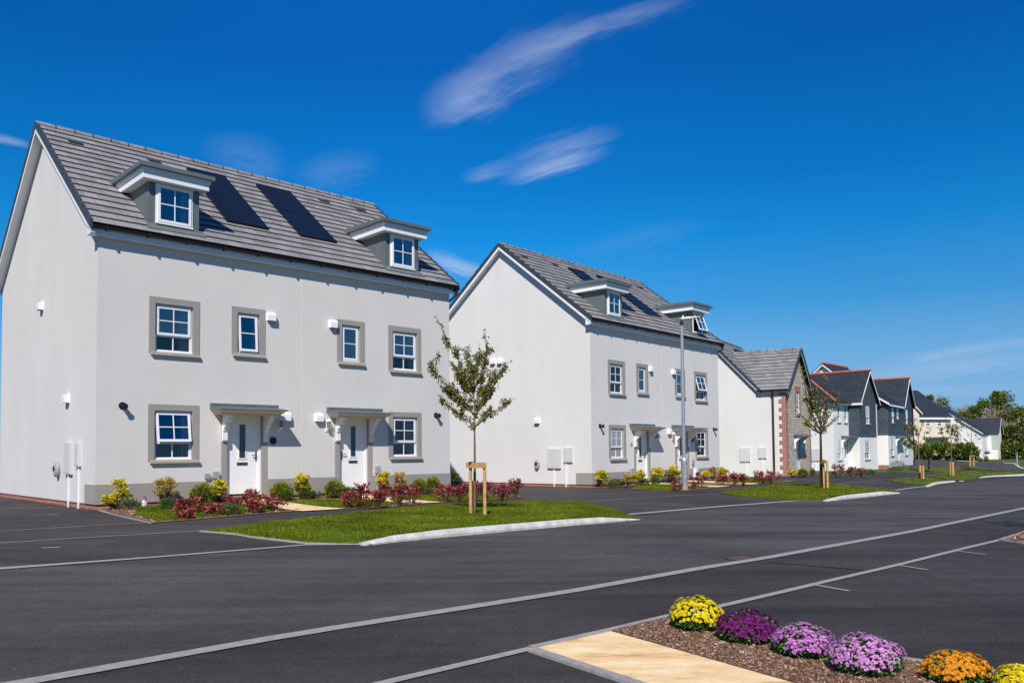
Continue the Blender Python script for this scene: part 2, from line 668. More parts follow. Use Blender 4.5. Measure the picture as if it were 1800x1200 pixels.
L_YEL = island_mat('yellow_leaf', [(0, (.42, .40, .02)), (.4, (.72, .60, .02)), (1, (.86, .74, .08))])
L_DGREEN = island_mat('dark_green_leaf', [(0, (.025, .05, .008)), (.6, (.07, .12, .015)), (1, (.20, .22, .02))])
L_LIME = island_mat('lime_leaf', [(0, (.09, .13, .01)), (.5, (.26, .30, .02)), (1, (.46, .44, .04))])
L_GREEN = island_mat('fresh_green_leaf', [(0, (.03, .09, .015)), (.6, (.08, .19, .03)), (1, (.17, .30, .06))])
L_SAGE = island_mat('sage_leaf', [(0, (.07, .11, .06)), (.6, (.15, .21, .11)), (1, (.28, .33, .2))])
L_REDL = island_mat('red_leaf', [(0, (.10, .022, .02)), (.4, (.27, .028, .03)), (.7, (.42, .05, .05)), (.88, (.52, .16, .14)), (1, (.60, .36, .28))])
L_BRONZE = island_mat('bronze_leaf', [(0, (.05, .03, .012)), (.5, (.14, .08, .02)), (1, (.24, .22, .05))])
L_PIER = island_mat('orange_cream_leaf', [(0, (.26, .22, .03)), (.4, (.55, .38, .06)), (.75, (.66, .42, .14)), (1, (.7, .6, .3))])
L_TREE = island_mat('young_tree_leaf', [(0, (.06, .10, .012)), (.5, (.17, .21, .03)), (.8, (.30, .32, .06)), (.92, (.24, .10, .05)), (1, (.38, .12, .10))])
L_HEDGE = island_mat('hedge_leaf', [(0, (.05, .10, .006)), (.5, (.13, .21, .012)), (1, (.32, .38, .03))], patch=1.2)
L_WOOD1 = island_mat('woodland_leaf', [(0, (.045, .08, .012)), (.5, (.14, .20, .025)), (1, (.28, .34, .06))], patch=.25)
L_WOOD2 = island_mat('olive_woodland_leaf', [(0, (.09, .10, .03)), (.5, (.20, .20, .07)), (1, (.33, .30, .14))], patch=.25)
L_GRASS = island_mat('grass_blade', [(0, (.055, .095, .002)), (.5, (.15, .205, .004)), (1, (.30, .34, .03))], spec=.08, patch=.9)
L_GRASSB = island_mat('dry_grass_blade', [(0, (.09, .12, .02)), (.5, (.16, .2, .03)), (1, (.28, .26, .08))], patch=.9)
L_CHIP = island_mat('bark_chip', [(0, (.12, .065, .04)), (.4, (.25, .145, .09)), (.8, (.38, .25, .17)), (1, (.55, .43, .33))], .9, 0, .15)
L_MUMY = island_mat('yellow_petal', [(0, (.75, .58, .0)), (1, (.9, .78, .02))], .6, .25)
L_MUMP = island_mat('deep_purple_petal', [(0, (.12, .004, .10)), (.6, (.19, .008, .17)), (1, (.30, .02, .27))], .6, .25)
L_MUML = island_mat('lilac_petal', [(0, (.40, .09, .42)), (.6, (.58, .19, .60)), (1, (.76, .45, .74))], .6, .25)
L_MUML2 = island_mat('pale_lilac_petal', [(0, (.50, .16, .50)), (.6, (.66, .30, .66)), (1, (.82, .60, .80))], .6, .25)
L_MUMO = island_mat('orange_petal', [(0, (.72, .22, .0)), (.6, (.82, .34, .01)), (1, (.85, .46, .03))], .6, .25)
L_MUMG = island_mat('mum_leaf', [(0, (.02, .06, .012)), (.5, (.06, .17, .03)), (.85, (.20, .36, .10)), (1, (.42, .52, .30))])


def glass_mat(name, base, ior=2.0, rough=.02, curtain=False):
    q = NT(name)
    v = q.coord()
    c = base
    if curtain:
        w = q.n('ShaderNodeTexWave')
        w.wave_type = 'BANDS'
        w.inputs['Scale'].default_value = 6
        w.inputs['Distortion'].default_value = 1.5
        q.l(v, w.inputs['Vector'])
        c = q.ramp(w.outputs['Color'], [(0, (.20, .21, .22)), (1, (.42, .43, .44))])
    q.base(c)
    q.set(rough, 0, .5, ior)
    wob = q.noise(v, 1.2, 2)
    q.bump(wob, .12, .02)
    return q.m


def clear_glass(name, refl, tint=(.80, .90, 1.0)):
    q = NT(name)
    v = q.coord()
    gl = q.n('ShaderNodeBsdfGlossy')
    gl.inputs['Roughness'].default_value = .015
    gl.inputs['Color'].default_value = (*tint, 1)
    tr = q.n('ShaderNodeBsdfTransparent')
    tr.inputs['Color'].default_value = (.72, .76, .78, 1)
    fr = q.n('ShaderNodeFresnel')
    fr.inputs['IOR'].default_value = 1.5
    ad = q.n('ShaderNodeMath', operation='ADD')
    ad.use_clamp = True
    ad.inputs[1].default_value = refl
    q.l(fr.outputs[0], ad.inputs[0])
    bp = q.n('ShaderNodeBump')
    bp.inputs['Strength'].default_value = .12
    bp.inputs['Distance'].default_value = .02
    q.l(q.noise(v, 1.2, 2), bp.inputs['Height'])
    q.l(bp.outputs[0], gl.inputs['Normal'])
    mx = q.n('ShaderNodeMixShader')
    q.l(ad.outputs[0], mx.inputs[0])
    q.l(tr.outputs[0], mx.inputs[1])
    q.l(gl.outputs[0], mx.inputs[2])
    q.l(mx.outputs[0], q.out.inputs['Surface'])
    return q.m


M_CLEAR = clear_glass('clear_window_glass', .16)
M_CLEARD = clear_glass('dim_reflection_glass', .03)  # mirrors less sky, standing in for reflections of unbuilt houses opposite
M_GLASS = glass_mat('window_glass', (.006, .016, .028), 2.5)
M_GLASSC = glass_mat('curtained_window_glass', (.1, .1, .1), 1.7, .04, True)
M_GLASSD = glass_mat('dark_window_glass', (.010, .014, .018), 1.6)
M_DOORG = glass_mat('frosted_door_glass', (.02, .035, .04), 1.7, .15)


def solar_mat():
    q = NT('solar_cells')
    tc = q.n('ShaderNodeTexCoord')
    bt = q.n('ShaderNodeTexBrick')
    q.l(tc.outputs['UV'], bt.inputs['Vector'])
    bt.offset = 0
    for k, v in (('Scale', 1), ('Brick Width', .19), ('Row Height', .17), ('Mortar Size', .004)):
        bt.inputs[k].default_value = v
    bt.inputs['Color1'].default_value = (.006, .008, .012, 1)
    bt.inputs['Color2'].default_value = (.008, .010, .015, 1)
    bt.inputs['Mortar'].default_value = (.012, .014, .022, 1)
    q.base(bt.outputs['Color'])
    q.set(.35, 0, .3, 1.4)
    return q.m


M_SOLAR = solar_mat()

# ------------------------------------------------------------------ building helpers


def wall_with_holes(mb, x0, x1, z0, z1, holes, y=0., depth=.1, mat=0, rev=0):
    """front wall facing -y; holes are (xa, xb, za, zb)"""
    xs = sorted({x0, x1, *[h[0] for h in holes], *[h[1] for h in holes]})
    zs = sorted({z0, z1, *[h[2] for h in holes], *[h[3] for h in holes]})
    for i in range(len(xs) - 1):
        for j in range(len(zs) - 1):
            cx, cz = (xs[i] + xs[i + 1]) / 2, (zs[j] + zs[j + 1]) / 2
            if any(a < cx < b and c < cz < d for a, b, c, d in holes):
                continue
            mb.face([(xs[i], y, zs[j]), (xs[i + 1], y, zs[j]), (xs[i + 1], y, zs[j + 1]), (xs[i], y, zs[j + 1])], mat)
    for a, b, c, d in holes:
        mb.face([(a, y, c), (a, y, d), (a, y + depth, d), (a, y + depth, c)], rev)
        mb.face([(b, y, d), (b, y, c), (b, y + depth, c), (b, y + depth, d)], rev)
        mb.face([(a, y, d), (b, y, d), (b, y + depth, d), (a, y + depth, d)], rev)
        mb.face([(b, y, c), (a, y, c), (a, y + depth, c), (b, y + depth, c)], rev)


def lp(a, b, t):
    return tuple(a[i] + (b[i] - a[i]) * t for i in range(3))


def courses(mb, e0, e1, r0, r1, gauge=.343, step=.032, mat=0, emat=1, under=True):
    """tiled slope: eave line e0->e1, top line r0->r1; each course laps over the one below"""
    e0, e1, r0, r1 = map(Vector, (e0, e1, r0, r1))
    mid_e, mid_r = (e0 + e1) / 2, (r0 + r1) / 2
    ax = (e1 - e0).normalized() if (e1 - e0).length > .01 else (r1 - r0).normalized()
    up = (mid_r - mid_e)
    up = (up - ax * up.dot(ax))
    length = up.length
    upn = up.normalized()
    nrm = ax.cross(upn).normalized()
    if nrm.z < 0:
        nrm = -nrm
    n = max(1, int(round(length / gauge)))
    rnd = random.Random(int(length * 1000))
    for i in range(n):
        a, b = i / n, (i + 1) / n
        A0, A1 = e0.lerp(r0, a), e1.lerp(r1, a)
        B0, B1 = e0.lerp(r0, b), e1.lerp(r1, b)
        lo, hi = nrm * (step + .008), nrm * .008
        w0, w1 = (A0 - e0).dot(ax), (A1 - e0).dot(ax)
        x0, x1 = (B0 - e0).dot(ax), (B1 - e0).dot(ax)
        g = length / n
        off = .0
        uv = [(w0 + off, i * .343 + .006), (w1 + off, i * .343 + .006), (x1 + off, (i + 1) * .343 - .006), (x0 + off, (i + 1) * .343 - .006)]
        if mat == 0 and gauge < .3:
            uv = [(w0, i * .25 + .004), (w1, i * .25 + .004), (x1, (i + 1) * .25 - .004), (x0, (i + 1) * .25 - .004)]
        mb.face([A0 + lo, A1 + lo, B1 + hi, B0 + hi], mat, uv)
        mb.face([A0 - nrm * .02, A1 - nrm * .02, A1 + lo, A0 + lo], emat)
    if under:
        k = nrm * -.02
        mb.face([e0 + k, r0 + k, r1 + k, e1 + k], emat)


def verge_caps(mb, x0, x1, a, b, n, mat=0):
    (ya, za), (yb, zb) = a, b
    for i in range(n):
        t0, t1 = i / n, (i + 1) / n
        p = (lerp(ya, yb, t0), lerp(za, zb, t0))
        q = (lerp(ya, yb, t1), lerp(za, zb, t1))
        (y0, z0), (y1, z1) = p, q
        lo, hi = .095, .055
        o = [(x0, y0, z0 - .115), (x1, y0, z0 - .115), (x1, y1, z1 - .115), (x0, y1, z1 - .115),
             (x0, y0, z0 + lo), (x1, y0, z0 + lo), (x1, y1, z1 + hi), (x0, y1, z1 + hi)]
        if y1 < y0:
            o = [o[3], o[2], o[1], o[0], o[7], o[6], o[5], o[4]]
        mb.hexa(o, mat)


def ridge_tiles(mb, p0, p1, r=.12, seg=.45, mat=0, clip=1, gap=.0, cw=.014):
    p0, p1 = Vector(p0), Vector(p1)
    d = p1 - p0
    n = max(1, int(round(d.length / seg)))
    for i in range(n):
        a, b = p0.lerp(p1, i / n), p0.lerp(p1, (i + 1) / n)
        mb.tube([a, b], [r, r * .96], 10, mat)
        if clip is not None and i:
            k = d.normalized() * cw
            mb.tube([a - k, a + k], r + .009, 10, clip)


def window(parent, x0, x1, z0, z1, y, style='sash', tilt=0., glass=None, lower=None, name='window', frame=.055, room=None):
    """frame facing -y with its outer face at y; style: sash (top light over fixed light), single"""
    glass = glass or M_GLASS
    lower = lower or glass
    f = MB()
    d = .06
    # outer frame
    f.box(x0, x1, y, y + d, z1 - frame, z1)
    f.box(x0, x1, y, y + d, z0, z0 + frame)
    f.box(x0, x0 + frame, y, y + d, z0 + frame, z1 - frame)
    f.box(x1 - frame, x1, y, y + d, z0 + frame, z1 - frame)
    f.box(x0 - .0, x1 + .0, y - .035, y - .001, z0 - .008, z0 + .028)
    ix0, ix1 = x0 + frame, x1 - frame
    iz0, iz1 = z0 + frame, z1 - frame
    s = .045
    if style == 'sash':
        zt = iz0 + (iz1 - iz0) * .335
        f.box(ix0, ix1, y + .002, y + d, zt - .03, zt + .02)
        top = (zt + .02, iz1)
    else:
        zt = None
        top = (iz0, iz1)
    root = f.build(name, M_PVC, parent, bevel=.004)
    # opening sash, hinged at its top edge
    sa = MB()
    a, b = top
    sa.box(ix0 - .012, ix1 + .012, -.028, -.002, b - s, b + .012)
    sa.box(ix0 - .012, ix1 + .012, -.028, -.002, a - .012, a + s)
    sa.box(ix0 - .012, ix0 + s, -.028, -.002, a + s, b - s)
    sa.box(ix1 - s, ix1 + .012, -.028, -.002, a + s, b - s)
    xm = (ix0 + ix1) / 2
    zm = (a + b) / 2
    if ix1 - ix0 > .55:
        sa.box(xm - .011, xm + .011, -.022, -.004, a + s, b - s)
    sa.box(ix0 + s, ix1 - s, -.0215, -.0045, zm - .011, zm + .011)
    g = MB()
    g.face([(ix0 + s, -.012, a + s), (ix1 - s, -.012, a + s), (ix1 - s, -.012, b - s), (ix0 + s, -.012, b - s)])
    g2 = None
    ct, st = math.cos(tilt), math.sin(tilt)

    def tl(p):
        dy, dz = p[1], p[2] - b
        return (p[0], y + dy * ct + dz * st, b + dz * ct - dy * st)
    sa.v = [tl(p) for p in sa.v]
    g.v = [tl(p) for p in g.v]
    sa.build('sash', M_PVC, root, bevel=.004)
    g.build('pane', glass, root)
    if room is not None:
        rb_, seed = MB(), room
        ra, rc, rz0, rz1, d0, d1 = x0 + .01, x1 - .01, z0 + .01, z1 - .01, y + d, y + .75
        for f4 in ([(ra, d1, rz0), (rc, d1, rz0), (rc, d1, rz1), (ra, d1, rz1)], [(ra, d0, rz0), (ra, d1, rz0), (ra, d1, rz1), (ra, d0, rz1)],
                   [(rc, d1, rz0), (rc, d0, rz0), (rc, d0, rz1), (rc, d1, rz1)], [(ra, d0, rz1), (ra, d1, rz1), (rc, d1, rz1), (rc, d0, rz1)],
                   [(ra, d1, rz0), (ra, d0, rz0), (rc, d0, rz0), (rc, d1, rz0)]):
            rb_.face(f4)
        rb_.build('room', M_ROOM, root)
        rr = random.Random(seed)
        wd = rc - ra
        spans = [(rc - wd * rr.uniform(.14, .3), rc)]
        if rr.random() < .5:
            spans.append((ra, ra + wd * rr.uniform(.08, .16)))
        for sa_, sb_ in spans:
            cu = MB()
            nn = 14
            pts = [(lerp(sa_, sb_, i / nn), d0 + .06 + .022 * math.sin(i * 1.9 + seed)) for i in range(nn + 1)]
            for i in range(nn):
                (xa, ya), (xb, yb) = pts[i], pts[i + 1]
                cu.face([(xa, ya, rz0), (xb, yb, rz0), (xb, yb, rz1), (xa, ya, rz1)])
            cu.build('curtain', M_CURT, root)
        if rr.random() < .35:
            cu = MB()
            cu.box(ra + .02, rc - .02, d0 + .03, d0 + .035, rz1 - (rz1 - rz0) * rr.uniform(.2, .45), rz1)
            cu.build('blind', M_CURT, root)
    if (tilt or name == 'dormer_window') and room is None:
        r = MB()
        r.face([(ix0, y + .05, a), (ix1, y + .05, a), (ix1, y + .05, b), (ix0, y + .05, b)])
        r.build('opening', M_GLASSD, root)
    if zt:
        g2 = MB()
        g2.face([(ix0, y + .03, iz0), (ix1, y + .03, iz0), (ix1, y + .03, zt - .03), (ix0, y + .03, zt - .03)])
        g2.build('pane', lower, root)
        bar = MB()
        bar.box(xm - .012, xm + .012, y + .015, y + .028, iz0, zt - .03)
        bar.build('glazing_bar', M_PVC, root)
    return root


def surround(parent, x0, x1, z0, z1, h, bot=0.):
    """raised smooth band round an opening h=(xa,xb,za,zb)"""
    s = MB()
    a, b, c, d = h
    y0, y1 = -.014, .0
    s.box(x0, a, y0, y1, z0, z1)
    s.box(b, x1, y0, y1, z0, z1)
    s.box(a, b, y0, y1, d, z1)
    if c > z0 + .002:
        s.box(a, b, y0, y1, z0, c)
    # the reveals carry the same smooth render
    s.box(a - .001, a + .003, y0 + .001, .085, c, d)
    s.box(b - .003, b + .001, y0 + .001, .085, c, d)
    s.box(a + .003, b - .003, y0 + .001, .085, d - .003, d + .001)
    return s


def cowl(parent, x, z, side='front', y=0.):
    """white hooded air vent"""
    m = MB()
    n = 7
    w, h, d = .105, .115, .12
    pr = []
    for i in range(n):
        a = math.pi / 2 * i / (n - 1)
        pr.append((-d * math.sin(a) ** .8 if i else 0., h * math.cos(a) ** .6 if i < n - 1 else 0.))
    pr += [(-d, -h * .9)]
    L_, R_ = [(-w, p[0], p[1]) for p in pr] + [(-w, 0, -h * .9)], [(w, p[0], p[1]) for p in pr] + [(w, 0, -h * .9)]
    for i in range(len(L_) - 1):
        m.face([L_[i], L_[i + 1], R_[i + 1], R_[i]])
    m.face(L_[::-1])
    m.face(R_)
    m.face([L_[-1], L_[-2], R_[-2], R_[-1]])
    m.box(-w - .012, w + .012, -.012, .001, -h * .95, h * 1.05)
    if side == 'front':
        m.v = [(p[0] + x, p[1] + y, p[2] + z) for p in m.v]
    else:   # on the left gable: outward is -x
        m.v = [(p[1], x - p[0], p[2] + z) for p in m.v]
    return m.build('air_vent', M_PVC, parent)


def gable_box(parent, t0, t1, z0, z1, name, depth=.07, stem=None, door=True):
    m = MB()
    m.box(-depth, 0., t0, t1, z0, z1)
    m.box(-depth - .008, -depth, t0 + .03, t1 - .03, z0 + .03, z1 - .03)
    o = m.build(name, M_METER, parent, bevel=.008)
    if stem is not None:
        c = MB()
        c.box(-.042, -.005, stem - .019, stem + .019, -.17, z0)
        c.build('conduit', M_PVC, o)
    return o


def semi_house(h, label, variant):
    """pair of three-storey houses under one roof; local x along the front, y back, z up from the damp course"""
    L, D = 10.08, 8.74
    top = thing('semi_detached_house', (h[0], h[1], h[3]), math.pi / 2 - h[2], label, 'house', 'white three-storey semi-detached houses')
    eave_t, eave_z, rid_t, rid_z, ov = -.2228, 6.1617, 4.37, 9.732, .233
    m_ = (rid_z - eave_z) / (rid_t - eave_t)
    zr = lambda t: eave_z + m_ * (t - eave_t)
    mir = lambda a, b, k: (a, b) if k == 0 else (L - b, L - a)
    holes = []
    up = [mir(1.24, 2.13, 0), mir(1.24, 2.13, 1)]
    for k in (0, 1):
        a, b = mir(1.24, 2.13, k)
        holes += [(a, b, 3.47, 4.60), (a, b, .96, 2.11)]
        a, b = mir(3.24, 3.83, k)
        holes.append((a, b, 3.60, 4.61))
        a, b = mir(2.98, 3.90, k)
        holes.append((a, b, 0.04, 2.08))
    w = MB()
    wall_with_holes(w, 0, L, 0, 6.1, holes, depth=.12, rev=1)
    zt = zr(0) - .09
    w.face([(0, D, 0), (0, 0, 0), (0, 0, zt), (0, D / 2, zr(D / 2) - .09), (0, D, zt)])
    w.face([(L, 0, 0), (L, D, 0), (L, D, zt), (L, D / 2, zr(D / 2) - .09), (L, 0, zt)])
    w.face([(L, D, 0), (0, D, 0), (0, D, 6.1), (L, D, 6.1)])
    w.box(-.012, .0, .0, .03, .435, 5.9)           # corner bead
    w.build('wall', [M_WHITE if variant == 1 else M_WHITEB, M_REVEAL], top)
    jb = MB()
    jb.box(L / 2 - .009, L / 2 + .009, -.004, 0, .45, 5.93)
    jb.build('movement_joint', M_WHITEB, top)
    # backing behind the openings, so nothing shows through
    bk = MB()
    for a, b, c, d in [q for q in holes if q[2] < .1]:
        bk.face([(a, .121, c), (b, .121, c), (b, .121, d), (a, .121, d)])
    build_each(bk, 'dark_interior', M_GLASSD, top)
    br = MB()
    br.box(.02, L - .02, .02, D - .02, -.7, 0.)
    br.build('brick_base', M_BRICK, top)
    # grey plinth, broken by the doors
    p = MB()
    d0, d1 = mir(2.84, 4.05, 0), mir(2.84, 4.05, 1)
    for a, b in ((-.014, d0[0]), (d0[1], d1[0]), (d1[1], L + .014)):
        p = MB()
        p.box(a, b, -.014, .0, .0, .435)
        if a < 0:
            p.box(-.014, .0, .0, .74, .0, .435)
        if b > L:
            p.box(L, L + .014, .0, .74, .0, .435)
        p.build('plinth', M_GREY, top)
    rnd = random.Random(variant)
    for k in (0, 1):
        a, b = mir(1.24, 2.13, k)
        oa, ob = mir(1.10, 2.285, k)
        for lvl, (z0, z1, oz1) in enumerate(((.96, 2.11, 2.25), (3.47, 4.60, 4.75))):
            tilt = 0.
            if variant == 1 and k == 0 and lvl == 0: tilt = R(9)
            if variant == 2 and k == 1 and lvl == 1: tilt = R(14)
            gl = M_CLEAR
            lw = M_CLEARD
            if variant == 2 and k == 0 and lvl == 0: gl = lw = M_GLASSC
            if variant == 2 and k == 0 and lvl == 1: gl = M_CLEARD
            if variant == 2 and k == 1 and lvl == 0: gl = lw = M_CLEARD
            if variant == 1 and k == 1 and lvl == 0: gl = lw = M_CLEARD
            wn = window(top, a + .004, b - .004, z0 + .004, z1 - .004, .062, 'sash', tilt, gl, lw, room=variant * 17 + k * 5 + lvl * 3)
            surround(wn, oa, ob, z0 - .03, oz1, (a, b, z0, z1)).build('surround', M_GREY, wn)
            s = MB()
            sa, sb = (oa + .04, ob + .0) if k == 0 else (oa + .04, ob + .0)
            s.hexa([(sa, -.075, z0 - .08), (sb, -.075, z0 - .08), (sb, .0, z0 - .08), (sa, .0, z0 - .08),
                    (sa, -.075, z0 - .035), (sb, -.075, z0 - .035), (sb, .06, z0 + .002), (sa, .06, z0 + .002)])
            s.build('sill', M_SILL, wn)
        a, b = mir(3.24, 3.83, k)
        oa, ob = mir(3.09, 3.985, k)
        wn = window(top, a + .004, b - .004, 3.604, 4.606, .062, 'single', R(4) if (variant == 1 and k == 0) else 0., M_CLEAR, room=variant * 11 + k)
        surround(wn, oa, ob, 3.565, 4.75, (a, b, 3.60, 4.61)).build('surround', M_GREY, wn)
        s = MB()
        s.hexa([(oa + .03, -.075, 3.50), (ob, -.075, 3.50), (ob, 0, 3.50), (oa + .03, 0, 3.50),
                (oa + .03, -.075, 3.55), (ob, -.075, 3.55), (ob, .06, 3.602), (oa + .03, .06, 3.602)])
        s.build('sill', M_SILL, wn)
        # front door
        a, b = mir(2.98, 3.90, k)
        oa, ob = mir(2.84, 4.05, k)
        dr = MB()
        dr.box(a + .06, b - .06, .085, .12, .09, 2.02)
        pa, pb = mir(3.31, 3.53, k)
        for q in (a + .17, a + .29, b - .29, b - .17):
            dr.box(q - .004, q + .004, .083, .086, .12, .7)
        door = dr.build('front_door', M_PVC, top, bevel=.004)
        fr = MB()
        fr.box(a, a + .06, .05, .12, .04, 2.08)
        fr.box(b - .06, b, .05, .12, .04, 2.08)
        fr.box(a + .06, b - .06, .05, .12, 2.02, 2.08)
        fr.build('door_frame', M_PVC, door, bevel=.003)
        th = MB()
        th.box(a, b, .02, .12, .0, .038)
        th.build('threshold', M_GREYBOX, door)
        gp = MB()
        gp.box(pa + .03, pb - .03, .078, .0848, .98, 1.82)
        gp.build('glass_panel', M_DOORG, door)
        gf = MB()
        for q in ((pa, pb, .95, .98), (pa, pb, 1.82, 1.85), (pa, pa + .03, .98, 1.82), (pb - .03, pb, .98, 1.82)):
            gf.box(q[0], q[1], .07, .085, q[2], q[3])
        gf.build('glazing_frame', M_PVC, door, bevel=.003)
        lb = MB()
        xm = (pa + pb) / 2
        lb.box(xm - .14, xm + .14, .072, .0845, .80, .87)
        lb.box(xm - .115, xm + .115, .066, .072, .815, .855)
        lb.build('letter_plate', M_CHROME, door, bevel=.003)
        hx = (b - .115) if k == 0 else (a + .115)
        hd = MB()
        hd.box(hx - .018, hx + .018, .07, .085, .90, 1.14)
        sg = -1 if k == 0 else 1
        hd.box(min(hx, hx + sg * .12), max(hx, hx + sg * .12), .035, .05, 1.03, 1.05)
        hd.box(hx - .01, hx + .01, .045, .072, 1.03, 1.05)
        hd.build('handle', M_CHROME, door, bevel=.003)
        # grey render round the door
        sd = surround(top, oa, ob, 0.0, 2.16, (a, b, .04, 2.08))
        sd.box(a, b, -.014, 0, 0, .0395)
        sd.build('door_surround', M_GREY, door)
        # canopy with its two corbels
        ca, cb = mir(2.55, 4.31, k)
        c = MB()
        c.hexa([(ca, -.60, 2.135), (cb, -.60, 2.135), (cb, 0, 2.175), (ca, 0, 2.175), (ca, -.60, 2.175), (cb, -.60, 2.175), (cb, 0, 2.245), (ca, 0, 2.245)])
        c.box(ca + .0, cb - .0, -.11, -.001, 2.2, 2.315)
        can = c.build('door_canopy', M_LEAD, top, bevel=.004)
        u = MB()
        u.hexa([(ca + .09, -.47, 2.07), (cb - .09, -.47, 2.07), (cb - .09, 0, 2.07), (ca + .09, 0, 2.07),
                (ca + .03, -.56, 2.134), (cb - .03, -.56, 2.134), (cb - .03, 0, 2.172), (ca + .03, 0, 2.172)])
        u.box(ca + .11, cb - .11, -.44, -.0, 2.035, 2.07)
        u.build('moulding', M_BEIGE, can, bevel=.004)
        for bx in (oa + .065, ob - .065):
            c = MB()
            prof = [(0, 2.035), (-.43, 2.035), (-.43, 1.985), (-.35, 1.965), (-.34, 1.90), (-.24, 1.86), (-.21, 1.76), (-.13, 1.73), (-.11, 1.66),
                    (-.075, 1.62), (-.075, 1.42), (0, 1.38)]
            l1 = [(bx - .06, -.016 + q[0] * .98, q[1]) for q in prof]
            r1 = [(bx + .06, -.016 + q[0] * .98, q[1]) for q in prof]
            c.face(l1)
            c.face(r1[::-1])
            for i in range(len(prof)):
                j = (i + 1) % len(prof)
                c.face([l1[j], l1[i], r1[i], r1[j]])
            c.build('bracket', M_FASCIA, can, bevel=.004)
        # fittings on the wall
        x = 4.20 if k == 0 else L - 4.05
        cowl(top, (4.13 if k == 0 else L - 4.13), 4.58)
        cowl(top, (4.56 if k == 0 else L - 4.56), 2.03)
        fl = MB()
        fx = .54 if k == 0 else L - .54
        fl.tube([(fx, 0, 2.19), (fx, -.16, 2.17)], .052, 14)
        fl.tube([(fx, -.155, 2.17), (fx, -.165, 2.17)], .07, 14)
        fl.tube([(fx, 0, 2.19), (fx, -.014, 2.19)], .085, 14)
        fl.build('boiler_flue', M_BLACK, top)
        lx = 4.385 if k == 0 else L - 4.30
        lm = MB()
        lm.box(lx - .045, lx + .045, -.02, 0, 1.66, 1.96)
        lm.tube([(lx, -.02, 1.71), (lx, -.10, 1.70), (lx, -.11, 1.74)], .014, 6)
        lm.tube([(lx, -.11, 1.72), (lx, -.11, 1.75)], [.03, .06], 10)
        lm.tube([(lx, -.11, 1.93), (lx, -.11, 1.95), (lx, -.11, 2.01)], [.078, .07, .015], 10)
        for q in range(6):
            an = q * math.pi / 3
            lm.tube([(lx + .055 * math.cos(an), -.11 + .055 * math.sin(an), 1.75), (lx + .065 * math.cos(an), -.11 + .065 * math.sin(an), 1.93)], .007, 4)
        lo = lm.build('wall_lantern', M_PVC, top)
        lg = MB()
        lg.tube([(lx, -.11, 1.752), (lx, -.11, 1.928)], .045, 12)
        lg.build('lantern_glass', M_GLASSD, lo)
        # dormer
        t0 = .10
        fa, fb = mir(1.10, 2.30, k)
        zb, ztop = zr(t0) - .02, 7.48
        dm = MB()
        wall_with_holes(dm, fa, fb, zb, ztop, [(fa + .16, fb - .16, 6.51, 7.46)], y=t0, depth=.06)
        tb = eave_t + (ztop - eave_z) / m_
        for xx, fl_ in ((fa, 0), (fb, 1)):
            q = [(xx, t0, zb), (xx, t0, ztop), (xx, tb, ztop)]
            dm.face(q if fl_ == 0 else q[::-1])
        dm.box(fa - .012, fa + .004, t0 + .16, t0 + .19, zr(t0 + .17), ztop)
        dm.box(fa + .002, fb - .002, t0 - .012, t0, zb, zb + .05)
        dorm = dm.build('dormer', M_LEAD, top)
        ap = MB()
        ap.hexa([(fa - .08, t0 - .17, zr(t0 - .17) + .04), (fb + .12, t0 - .17, zr(t0 - .17) + .04), (fb + .06, t0 + .01, zr(t0) + .04), (fa - .02, t0 + .01, zr(t0) + .04),
                 (fa - .08, t0 - .17, zr(t0 - .17) + .055), (fb + .12, t0 - .17, zr(t0 - .17) + .055), (fb + .06, t0 + .01, zr(t0) + .09), (fa - .02, t0 + .01, zr(t0) + .09)])
        ap.build('apron_flashing', M_LEAD, dorm)
        co = MB()
        ra, rb = fa - .19, fb + .15
        tb2 = eave_t + (7.68 - eave_z) / m_ - .02
        co.box(ra, rb, t0 - .22, tb2, 7.46, 7.64)
        co.box(ra - .035, rb + .035, t0 - .255, tb2, 7.625, 7.705)
        co.build('cornice', M_FASCIA, dorm, bevel=.006)
        rf = MB()
        tb3 = eave_t + (7.86 - eave_z) / m_ + .03
        rf.box(ra - .11, rb + .11, t0 - .33, tb3 - .1, 7.707, 7.80)
        rf.hexa([(ra - .08, t0 - .30, 7.80), (rb + .08, t0 - .30, 7.80), (rb + .08, tb3, 7.80), (ra - .08, tb3, 7.80),
                 (ra - .06, t0 - .25, 7.83), (rb + .06, t0 - .25, 7.83), (rb + .06, tb3, 7.88), (ra - .06, tb3, 7.88)])
        rf.build('dormer_roof', M_LEAD, dorm, bevel=.008)
        window(top, fa + .16, fb - .16, 6.50, 7.455, t0 - .025, 'single', R(20) if (variant == 2 and k == 1) else 0., M_CLEAR, name='dormer_window', frame=.06, room=variant * 23 + k * 4)
    # roof
    rf = MB()
    x0, x1 = -ov + .03, L + ov - .03
    # front slope split so that no course runs through a dormer
    courses(rf, (x0, eave_t, eave_z), (x1, eave_t, eave_z), (x0, rid_t, rid_z), (x1, rid_t, rid_z))
    courses(rf, (x1, D - eave_t, eave_z), (x0, D - eave_t, eave_z), (x1, rid_t, rid_z), (x0, rid_t, rid_z))
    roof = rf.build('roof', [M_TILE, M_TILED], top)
    rt = MB()
    ridge_tiles(rt, (-ov, rid_t, rid_z + .0), (L + ov, rid_t, rid_z + .0), .085, .45, cw=.010)
    rt.build('ridge_tiles', [M_TILE, M_BLACK], roof)
    vc = MB()
    for xa, xb in ((-ov - .012, -ov + .05), (L + ov - .05, L + ov + .012)):
        vc = MB()
        verge_caps(vc, xa, xb, (eave_t, eave_z), (rid_t, rid_z), 17)
        verge_caps(vc, xa, xb, (D - eave_t, eave_z), (rid_t, rid_z), 17)
        vc.build('verge_tiles', M_CLOAK, roof)
